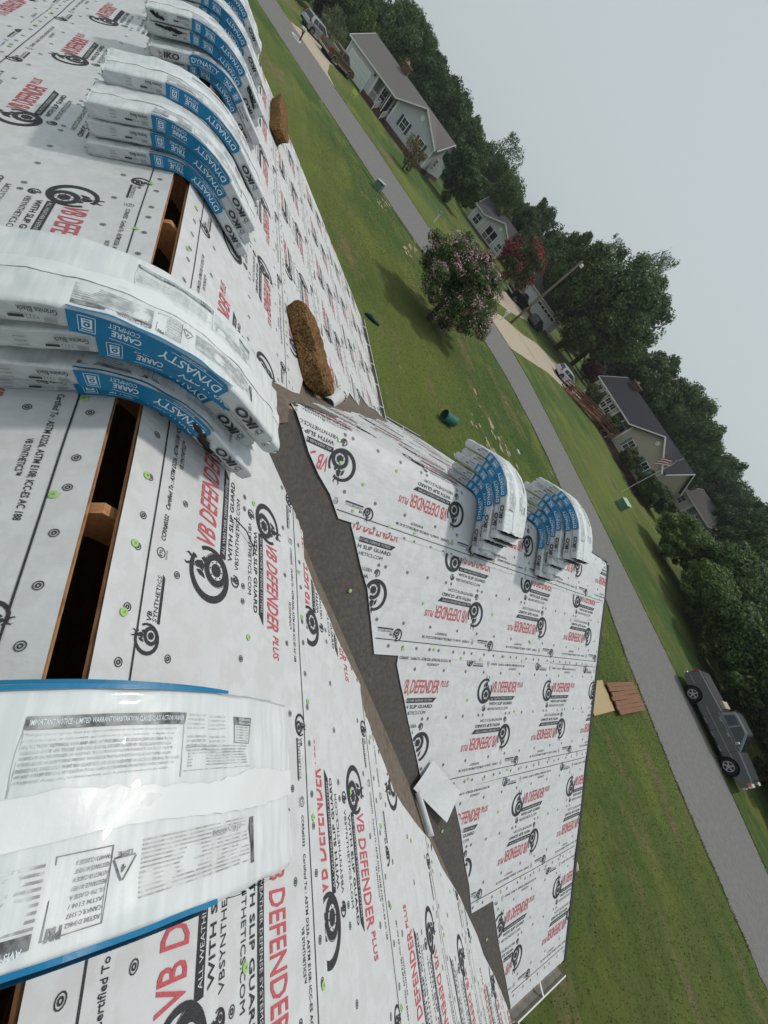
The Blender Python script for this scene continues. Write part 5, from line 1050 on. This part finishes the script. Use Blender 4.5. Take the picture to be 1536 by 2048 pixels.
# ------------------------------------------------------------------ vehicles
def wheel(parent, x, y, r, w, sgn, rimm=M_rim, spokes=5):
    b = MB(); b.tube([(0, -w / 2, 0), (0, -w / 2 + .02, 0), (0, w / 2 - .02, 0), (0, w / 2, 0)], [r - .03, r, r, r - .03], 22)
    root = b.build('wheel', M_rubber, parent, True, loc=(x, y, r)); yo = sgn * (w / 2 + .004)
    b = MB(); b.disc((0, yo, 0), r * .60, (0, 1, 0), .012, 20); b.build('rim_recess', M_rimdark, root)
    b = MB(); b.tube([(0, yo - .012, 0), (0, yo + .014, 0)], r * .62, 24, cap=False); b.disc((0, yo + .008 * sgn, 0), r * .17, (0, 1, 0), .03, 12)
    for i in range(24):
        a0, a1 = i * math.pi / 12, (i + 1) * math.pi / 12; P = [(r * q * math.cos(a), yo + .012 * sgn, r * q * math.sin(a)) for q, a in ((.55, a0), (.64, a0), (.64, a1), (.55, a1))]; b.prism(P, (0, .006 * sgn, 0))
    for i in range(spokes): a = i * 2 * math.pi / spokes + .3; b.beam((r * .1 * math.cos(a), yo + .01 * sgn, r * .1 * math.sin(a)), (r * .58 * math.cos(a), yo + .01 * sgn, r * .58 * math.sin(a)), r * .17, .02, up=(0, 1, 0))
    b.build('rim', rimm, root)
def arch(cx, r, z0, n=9): return [(cx + r * math.cos(q), z0 + r * math.sin(q)) for q in [math.pi * i / n for i in range(n + 1)]]
def vehicle(name, label, cat, loc, rz, kind, paint, L, Wd, lower, house_, wb, wr, glass_side, extra=None, two=None, group=None, rim=M_rim):
    """+x is the front. lower = top outline of the lower body (rear to front), house_ = greenhouse outline; wb = wheel x positions"""
    V = empty(name, loc, rz, label, cat, group); w = Wd / 2; zb = .34 if kind != 'car' else .24; ar = wr + .07
    prof = list(lower)                                                     # rear-bottom -> top -> front-bottom
    for cx in (wb[1], wb[0]): prof += [p for p in [(cx + ar, zb)] + [q for q in arch(cx, ar, wr) if q[1] > zb + .01] + [(cx - ar, zb)]]
    b = MB(); P = [(x, -w, z) for x, z in prof]; n = len(P); T = geometry.tessellate_polygon([[Vector((x, z, 0)) for x, z in prof]])
    for y in (-w, w): b.add([(x, y, z) for x, z in prof], [tuple(t) for t in T])
    k = len(lower); b.add([(x, -w, z) for x, z in prof] + [(x, w, z) for x, z in prof], [(i, (i + 1) % n, n + (i + 1) % n, n + i) for i in range(n)])
    me = b.mesh('body', paint); bo = link('body', me, V); import bmesh
    bmm = bmesh.new(); bmm.from_mesh(me); bmesh.ops.remove_doubles(bmm, verts=bmm.verts, dist=.0005); bmesh.ops.dissolve_limit(bmm, angle_limit=.02, verts=bmm.verts, edges=bmm.edges)
    bmesh.ops.recalc_face_normals(bmm, faces=bmm.faces); bmm.to_mesh(me); bmm.free()
    bv = bo.modifiers.new('b', 'BEVEL'); bv.width = .055; bv.segments = 3; bv.limit_method = 'ANGLE'; bv.angle_limit = R(40)
    # greenhouse: bottom wide, roof narrow
    hb = MB(); zt = max(z for x, z in house_); zb2 = min(z for x, z in house_); wt, wbt = w - .24, w - .045
    def hy(z): return wbt + (wt - wbt) * (z - zb2) / (zt - zb2)
    m = len(house_); hb.add([(x, -hy(z), z) for x, z in house_] + [(x, hy(z), z) for x, z in house_], [tuple(range(m)), tuple(range(2 * m - 1, m - 1, -1))] + [(i, m + i, m + (i + 1) % m, (i + 1) % m) for i in range(m)])
    hb.build('cab', paint if kind != 'x' else paint, V, bevel=.05)
    for gp in glass_side:
        for s_ in (-1, 1):
            g = MB(); P = [Vector((x, s_ * (hy(z) + .008), z)) for x, z in gp]; g.prism(P, (0, .012 * s_, 0)); g.build('side_window', M_glass, V)
    def screen(nm, a, c, ins=.10):
        (x0, z0), (x1, z1) = a, c; d = Vector((x1 - x0, 0, z1 - z0)); nrm = Vector((-(z1 - z0), 0, x1 - x0)).normalized(); nrm = nrm if nrm.z > 0 else -nrm
        q0, q1 = Vector((x0, 0, z0)) + d * .1 + nrm * .006, Vector((x0, 0, z0)) + d * .9 + nrm * .006
        g = MB(); g.prism([(q0.x, -(hy(q0.z) - ins), q0.z), (q0.x, hy(q0.z) - ins, q0.z), (q1.x, hy(q1.z) - ins, q1.z), (q1.x, -(hy(q1.z) - ins), q1.z)], nrm * .012); g.build(nm, M_glass, V)
    screen('windscreen', house_[-1], house_[-2]); screen('rear_window', house_[0], house_[1])
    b = MB()
    for x in wb: b.box((x, 0, wr + .1), (ar * 2 + .04, Wd - .30, ar * 2)); 
    b.build('wheel_well', M_dark, V)['kind'] = 'stuff'
    for x in wb:
        for s_ in (-1, 1): wheel(V, x, s_ * (w - .11), wr, .23, s_, rim)
    xf, xr = max(p[0] for p in lower), min(p[0] for p in lower)
    return V, w, xf, xr, hy, zb
M_pgrey = mat('dark_grey_car_paint', (0.125, 0.140, 0.145), .30, .6, metal=.55, coat=.7); M_pbrown = mat('brown_car_paint', (0.12, 0.075, 0.042), .3, .5, metal=.3, coat=.6)
M_psilver = mat('silver_car_paint', (0.40, 0.43, 0.46), .3, .5, metal=.5, coat=.5); M_pwhite = mat('white_car_paint', (0.52, 0.55, 0.57), .3, .5, coat=.6); M_pblack = mat('black_car_paint', (0.010, 0.011, 0.014), .2, .6, coat=.7); M_trimdark = mat('dark_plastic_trim', (.025, .026, .028), .6)
def pickup(label, loc, rz, paint, L=5.85, group=None, twotone=None, lift=0.0):
    h = L / 2; Z = lift
    low = [(-h + .12, .42), (-h, .55), (-h + .02, 1.02), (-h + .05, 1.30 + Z), (-.62, 1.33 + Z), (-.60, 1.20 + Z), (1.30, 1.16 + Z), (1.45, 1.18 + Z), (h - .32, 1.08 + Z), (h - .06, .98), (h, .72), (h - .05, .44)]
    hs_ = [(-.62, 1.18 + Z), (-.52, 1.84 + Z), (-.30, 1.90 + Z), (.62, 1.88 + Z), (1.42, 1.17 + Z)]
    V, w, xf, xr, hy, zb = vehicle('parked_pickup', label, 'pickup truck', loc, rz, 'truck', paint, L, 2.0, low, hs_, (-h + 1.18, h - 1.02), .40,
        [[(-.44, 1.30 + Z), (-.36, 1.78 + Z), (.12, 1.80 + Z), (.12, 1.27 + Z)], [(.20, 1.27 + Z), (.20, 1.80 + Z), (.58, 1.79 + Z), (1.14, 1.27 + Z)]], group=group)
    p = lambda nm, b, m, par=V, bv=0: b.build(nm, m, par, bevel=bv)
    b = MB(); b.box2((-h + .16, -w + .12, 1.20 + Z), (-.72, w - .12, 1.338 + Z)); p('bed', b, M_trimdark)
    b = MB(); b.box((-.95, .1, 1.42 + Z), (.40, 1.1, .16)); p('load', b, M_concrete)
    b = MB(); b.box((xf - .02, 0, .60), (.16, 1.98, .26)); p('front_bumper', b, M_chrome, bv=.05); b = MB(); b.box((xr + .0, 0, .58), (.16, 1.94, .22)); p('rear_bumper', b, M_chrome, bv=.04)
    b = MB(); b.box((xf - .045, 0, .90), (.06, 1.0, .24)); go = p('grille', b, M_chrome, bv=.02)
    for q in (-.07, 0, .07): b = MB(); b.box((xf - .008, 0, .90 + q), (.02, .9, .035)); b.build('grille_slot', M_dark, go)
    for s_ in (-1, 1):
        b = MB(); b.box((xf - .09, s_ * .79, .90), (.20, .42, .25)); ho = p('headlight', b, M_lamp, bv=.03); b = MB(); b.box((xf - .15, s_ * .975, .90), (.16, .08, .16)); b.build('turn_lens', M_amber, ho)
        b = MB(); b.box((xr + .06, s_ * .90, 1.06), (.12, .2, .34)); p('tail_light', b, M_tail, bv=.02)
        b = MB(); b.box((.95, s_ * (w + .14), 1.33 + Z), (.14, .24, .22)); mo = p('mirror', b, M_chrome, bv=.05)
        for x in (-.35, .40): b = MB(); b.box((x + .1, s_ * (w + .012), 1.09), (.20, .03, .045)); p('door_handle', b, M_chrome)
        for x in (-.52, .16, 1.28): b = MB(); b.box((x, s_ * (w + .001), .80), (.014, .006, .68)); p('door_gap', b, M_dark)
        b = MB(); b.box((.30, s_ * (w + .008), .74), (2.6, .02, .022)); b.box((-h + .42, s_ * (w + .008), .74), (.5, .02, .022)); p('side_moulding', b, M_rim)
        b = MB(); b.tube([(-.62, s_ * (w + .04), .36), (1.45, s_ * (w + .04), .36)], .045, 8); ro = p('running_board', b, M_trimdark)
        for x in (-.35, .35, 1.05): b = MB(); b.box((x, s_ * (w + .05), .402), (.30, .08, .02)); b.build('step_pad', M_rim, ro)
        for x in (-h + 1.18, h - 1.02):
            b = MB(); q = arch(x, .50, .40, 12)
            for i in range(12): (x0, z0), (x1, z1) = q[i], q[i + 1]; b.beam((x0, s_ * (w + .006), z0), (x1, s_ * (w + .006), z1), .03 if not twotone else .06, .04 if not twotone else .08)
            p('wheel_arch_trim', b, twotone or paint)
        if twotone: b = MB(); b.box((.35, s_ * (w + .006), .50), (2.2, .02, .24)); p('lower_cladding', b, twotone)
    b = MB(); b.tube([(h - 1.9, .98, 1.2 + Z), (h - 1.9, .98, 1.9 + Z)], .006, 5); p('aerial', b, M_dark)
    return V
pickup('dark grey crew cab pickup parked on the far edge of the road by the hedge', (.55, 32.35, .02), R(-4), M_pgrey)
pickup('brown pickup with tan trim parked nose in before the grey house garage', (-76.9, 14.4, .02), R(128), M_pbrown, 5.6, twotone=mat('tan_trim', (.26, .19, .12), .5))
pickup('black pickup parked in front of the garage doors, nearly hidden by flowers', (-57.9, 47.0, .02), R(100), M_pblack, 5.6)
def car(label, loc, rz, paint, L=4.4, hh=1.48, wagon=True, name='parked_car', cat='car', suv=False):
    h = L / 2; zb = .95 if not suv else 1.05; t = hh
    low = [(-h + .08, .32), (-h, .55), (-h + .03, .92), (-h + .10, zb), (h * .42, zb - .02), (h - .35, zb - .20), (h - .06, .66), (h, .48), (h - .08, .28)]
    hs_ = [(-h + .12, zb - .05), (-h + .42 if wagon else -h + .95, t - .04), (-h + 1.1, t), (h * .05, t - .01), (h * .50, zb - .06)]
    V, w, xf, xr, hy, zb_ = vehicle(name, label, cat, loc, rz, 'car', paint, L, 1.8, low, hs_, (-h + .85, h - .85), .33 if not suv else .37,
        [[(-h + .55, zb + .04), (-h + .72, t - .12), (-h + 1.25, t - .10), (-h + 1.25, zb + .03)], [(-h + 1.33, zb + .03), (-h + 1.33, t - .10), (h * .02, t - .10), (h * .33, zb + .03)]])
    p = lambda nm, b, m, par=V, bv=0: b.build(nm, m, par, bevel=bv)
    for s_ in (-1, 1):
        b = MB(); b.box((xr + .10, s_ * .80, zb - .02), (.22, .20, .24)); p('tail_light', b, M_tail, bv=.03)
        b = MB(); b.box((xf - .22, s_ * .74, .66), (.28, .26, .16)); p('headlight', b, M_lamp, bv=.04)
        b = MB(); b.box((h * .28, s_ * .98, zb + .08), (.12, .18, .14)); p('mirror', b, paint, bv=.04)
        for x in (-h + 1.28, h * .05 - .1): b = MB(); b.box((x, s_ * .905, .78), (.20, .02, .035)); p('door_handle', b, M_trimdark)
        for x in (-h + 1.0, -.02, h * .42): b = MB(); b.box((x, s_ * .901, .62), (.012, .005, .62)); p('door_gap', b, M_dark)
    b = MB(); b.box((xr + .03, 0, .48), (.10, 1.7, .22)); p('rear_bumper', b, M_trimdark if suv else paint, bv=.03); b = MB(); b.box((xr + .035, 0, .72), (.03, .5, .13)); p('number_plate', b, M_greyprint)
    b = MB(); b.box((xf - .03, 0, .50), (.08, 1.0, .18)); p('grille', b, M_dark); return V
car('silver estate car parked behind the brown pickup', (-79.6, 11.6, .02), R(122), M_psilver, 4.7, 1.66, True, 'parked_car', 'car', True)
car('white hatchback parked on the pale driveway near the brown ramp', (-41.2, 49.2, .02), R(74), M_pwhite, 4.3, 1.50)
car('black hatchback with red tail lights before the garage door with windows', (-54.5, 50.2, .02), R(118), M_pblack, 4.3, 1.46)

# ------------------------------------------------------------------ street furniture and small things
up = empty('utility_pole', (-42.9, 36.9, 0), 0, 'tall weathered wooden pole with a white floodlight at its top', 'utility pole')
b = MB(); b.tube([(0, 0, -.3), (.02, 0, 4.5), (0, 0, 9.1)], [.16, .135, .10], 12); b.build('pole', M_pole, up, True)
b = MB(); b.tube([(0, 0, 8.75), (.35, -.05, 8.95), (.62, -.1, 8.9)], .03, 6); ao = b.build('lamp_arm', M_rim, up); b = MB(); b.tube([(.62, -.1, 8.95), (.62, -.1, 8.85), (.62, -.1, 8.6), (.62, -.1, 8.55)], [.05, .16, .19, .1], 12); b.build('lamp_head', M_white, ao)
fp = empty('flagpole', (-21.9, 47.2, 0), 0, 'slightly leaning white flagpole with a drooping striped flag', 'flagpole')
b = MB(); b.tube([(0, 0, 0), (-.15, .1, 3.2), (-.22, .12, 6.3)], [.035, .03, .022], 8); b.disc((-.22, .12, 6.34), .06, (0, 0, 1), .07, 8); b.build('pole', M_white, fp)
Fc = [mat('flag_red', (.33, .02, .035), .7), mat('flag_white', (.62, .62, .62), .7), mat('flag_blue', (.02, .03, .11), .7)]
b = MB(); nu, nv = 18, 26
def fpt(u, v): x = u * 1.5; return (-.22 - x * .62 + .10 * math.sin(5 * u + 2 * v), .12 - .10 * math.sin(7 * u + 1) * (u + .2), 6.15 - v * 1.15 - x * .82 - .05 * math.sin(6 * u))
VV = [fpt(i / nu, j / nv) for i in range(nu + 1) for j in range(nv + 1)]; b.v = VV
for i in range(nu):
    for j in range(nv): b.f.append((i * (nv + 1) + j, (i + 1) * (nv + 1) + j, (i + 1) * (nv + 1) + j + 1, i * (nv + 1) + j + 1)); b.mi.append(2 if (i < 7 and j < 14) else (0 if (j // 4) % 2 == 0 else 1))
fo = b.build('flag', Fc, fp, True); q = fo.modifiers.new('s', 'SOLIDIFY'); q.thickness = .008
b = MB()
for r_ in range(5):
    for c_ in range(6): p = fpt((.6 + c_ * .95) / 18, (1.2 + r_ * 2.6) / 26); b.box((p[0], p[1] - .02, p[2]), (.035, .012, .035))
so_ = b.build('stars', Fc[1], fo); so_['kind'] = 'stuff'
bk = empty('green_barrel', (-12.9, 13.6, .31), 0, 'empty dark green plastic barrel lying on the near lawn', 'barrel'); ax = Vector((-.62, .62, .02)).normalized(); ax = Vector((.85, .45, 0)).normalized()
b = MB(); P = [ax * t for t in (.46, .44, .30, .28, -.28, -.40, -.45)]; b.tube(P, [.27, .30, .30, .29, .29, .30, .25], 24, cap=False); c0 = P[-1]; b.disc(c0, .25, ax, .02, 24); bo = b.build('shell', M_tank, bk, True); bo.modifiers.new('s', 'SOLIDIFY').thickness = .012
bk.rotation_euler = (0, 0, R(238)); bk.location = (-13.35, 13.45, .27); bk.scale = (.86, .86, .86)
b = MB(); b.tube([ax * .452, ax * .475], .305, 24, cap=False); b.build('rim', M_trimdark, bk).modifiers.new('s', 'SOLIDIFY').thickness = .03
def ubox(label, loc, rz, sc=1.0):
    r_ = empty('utility_box', loc, rz, label, 'utility box', 'green utility boxes beside the road'); b = MB(); b.box((0, 0, .30 * sc), (.75 * sc, .6 * sc, .6 * sc)); b.build('cabinet', M_utility, r_, bevel=.03)
    b = MB(); b.prism([(-.41 * sc, -.34 * sc, .60 * sc), (.41 * sc, -.34 * sc, .60 * sc), (.41 * sc, .34 * sc, .70 * sc), (-.41 * sc, .34 * sc, .70 * sc)], (0, 0, .05)); b.build('lid', M_utility_top, r_, bevel=.02)
    b = MB(); b.box((0, -.31 * sc, .32 * sc), (.5 * sc, .02, .4 * sc)); b.build('door', M_utility, r_); b = MB(); b.box((.18 * sc, -.325 * sc, .32 * sc), (.03, .02, .10)); b.build('latch', M_dark, r_)
ubox('green utility box on the near lawn short of the orange shrub', (-40.1, 14.4, 0), -.6, 1.0); ubox('green utility box with a pale lid on the beige house lawn', (-18.0, 41.4, 0), .1, 1.25)
def mailbox(label, loc, rz, box=M_white, postm=M_white):
    r_ = empty('mailbox', loc, rz, label, 'mailbox', 'mailboxes along the road'); b = MB(); b.box((0, 0, .5), (.10, .10, 1.0)); b.beam((0, .02, .55), (0, -.28, .92), .07, .07); b.beam((0, .15, .98), (0, -.42, .98), .09, .06); b.build('post', postm, r_)
    b = MB(); k = 10; P = [(-.11, -.45, 1.02), (.11, -.45, 1.02)] + [(.11 * math.cos(math.pi * i / k), -.45, 1.14 + .10 * math.sin(math.pi * i / k)) for i in range(k + 1)]; b.prism(P, (0, .52, 0)); bo = b.build('box', box, r_)
    b = MB(); b.box((.125, -.2, 1.2), (.015, .05, .14)); b.build('flag', M_tail, bo)
mailbox('white mailbox leaning on the verge before the small porch house', (-50.9, 25.3, 0), .5, mat('grey_mailbox', (.2, .22, .25), .5)); mailbox('white mailbox on the grass by the pale driveway under the pole', (-39.4, 32.6, 0), .2); mailbox('white topped mailbox on a brown post by the far left driveway', (-64.9, 8.4, 0), .7, M_white, M_bark)
def stone_ring(label, x, y):
    r_ = empty('planting_bed', (x, y, 0), 0, label, 'planting bed')
    for i in range(12): a = i * math.pi / 6; b = MB(); b.box((.75 * math.cos(a), .45 * math.sin(a), .06), (.30, .14, .13), rz=a + 1.57); b.build('stone', M_trim, r_, bevel=.02)
stone_ring('white edged planting bed under the mailbox with the brown post', -64.6, 8.0)
ys = empty('yard_sign', (-69.0, 16.2, 0), .95, 'small yellow sign stuck in the lawn of the grey house', 'sign'); b = MB(); b.box((0, 0, .55), (.75, .015, .42)); b.build('panel', M_yellow, ys); b = MB(); [b.box((x, 0, .2), (.015, .01, .5)) for x in (-.2, .2)]; b.build('stakes', M_rim, ys)
d = Decal(); d.text('OPEN', -.28, .50, .56, .17, 0, 1, .02); V_, T_2, Mx = d.merge(); link('lettering', np_mesh('lettering', np.c_[V_[:, 0], np.full(len(V_), -.010), V_[:, 1]], T_2, M_dark), ys) if False else None
tb = MB(); tb.tube([(0, 0, .05), (.1, .25, .12), (.2, .55, .10), (.16, .85, .04)], [.05, .11, .09, .03], 12); tag(tb.build('folded_tarp', M_tarp, None, True, loc=(-17.8, 9.2, 0)), 'dark blue folded tarp on the lawn just beyond the left roof corner', 'tarp')
st = MB(); rgs = random.Random(4)
def rock(label, x, y, r_):
    b = MB(); N = 7; V = []
    for i in range(N + 1):
        for j in range(10): a = j * .628; z = -1 + 2 * i / N; q = math.sqrt(max(0, 1 - z * z)); V.append((r_ * q * math.cos(a) * rgs.uniform(.85, 1.15) * 1.25, r_ * q * math.sin(a) * rgs.uniform(.85, 1.15), r_ * .55 * (z + .8)))
    b.add(V, [(i * 10 + j, i * 10 + (j + 1) % 10, (i + 1) * 10 + (j + 1) % 10, (i + 1) * 10 + j) for i in range(N) for j in range(10)]); tag(b.build('stone', M_stone, None, False, loc=(x, y, 0)), label, 'stone')
rock('larger pale stone on the lawn beyond the gable roof edge', 2.6, 12.7, .12); rock('small grey stone beside the larger pale one', 2.85, 12.45, .05)
wx = MB(); wx.box((0, 0, .07), (.35, .22, .14)); tag(wx.build('valve_cover', M_utility_top, None, False, .02, loc=(-15.0, 20.9, 0)), 'small pale box on the lawn beside the sandy patch', 'box')
# stack of boards by the road
dk = empty('board_stack', (-1.25, 21.2, 0), R(2), 'low platform of brown weathered boards lying on the grass by the road', 'board stack')
bme = MB().box((0, 0, 0), (.165, 3.3, .045)).mesh('board', M_plank)
for i in range(7): link('board', bme, dk, (-.53 + i * .175, random.uniform(-.05, .05), .16 + random.uniform(0, .012)), (random.uniform(-.01, .01), 0, random.uniform(-.01, .01)), (1, 1 + random.uniform(-.02, .02), 1))
for y in (-1.3, 0, 1.3): b = MB(); b.box((0, y, .08), (1.2, .09, .11)); b.build('bearer', M_plank, dk)
pl = empty('plywood_sheet', (-1.35, 18.5, 0), R(2), 'pale plywood sheets lying on the grass at the gable roof edge', 'plywood')
for i in range(2): b = MB(); b.box((.04 * i, -.05 * i, .03 + .02 * i), (1.15, 2.2, .018), rz=.02 * i); b.build('sheet', M_ply, pl)
# ------------------------------------------------------------------ summer haze between here and the far woods
HAZE = 0.00035
if HAZE:
    b = MB(); b.box2((-190, -60, -1.0), (120, 190, 24.0)); hm = bpy.data.materials.new('haze_air'); hm.use_nodes = True; t = hm.node_tree; t.nodes.remove(t.nodes['Principled BSDF'])
    pv = t.nodes.new('ShaderNodeVolumePrincipled'); pv.inputs['Density'].default_value = HAZE; pv.inputs['Color'].default_value = (.86, .92, .97, 1); pv.inputs['Anisotropy'].default_value = .3
    t.links.new(pv.outputs[0], t.nodes['Material Output'].inputs['Volume']); tag(b.build('haze', hm), kind='stuff')
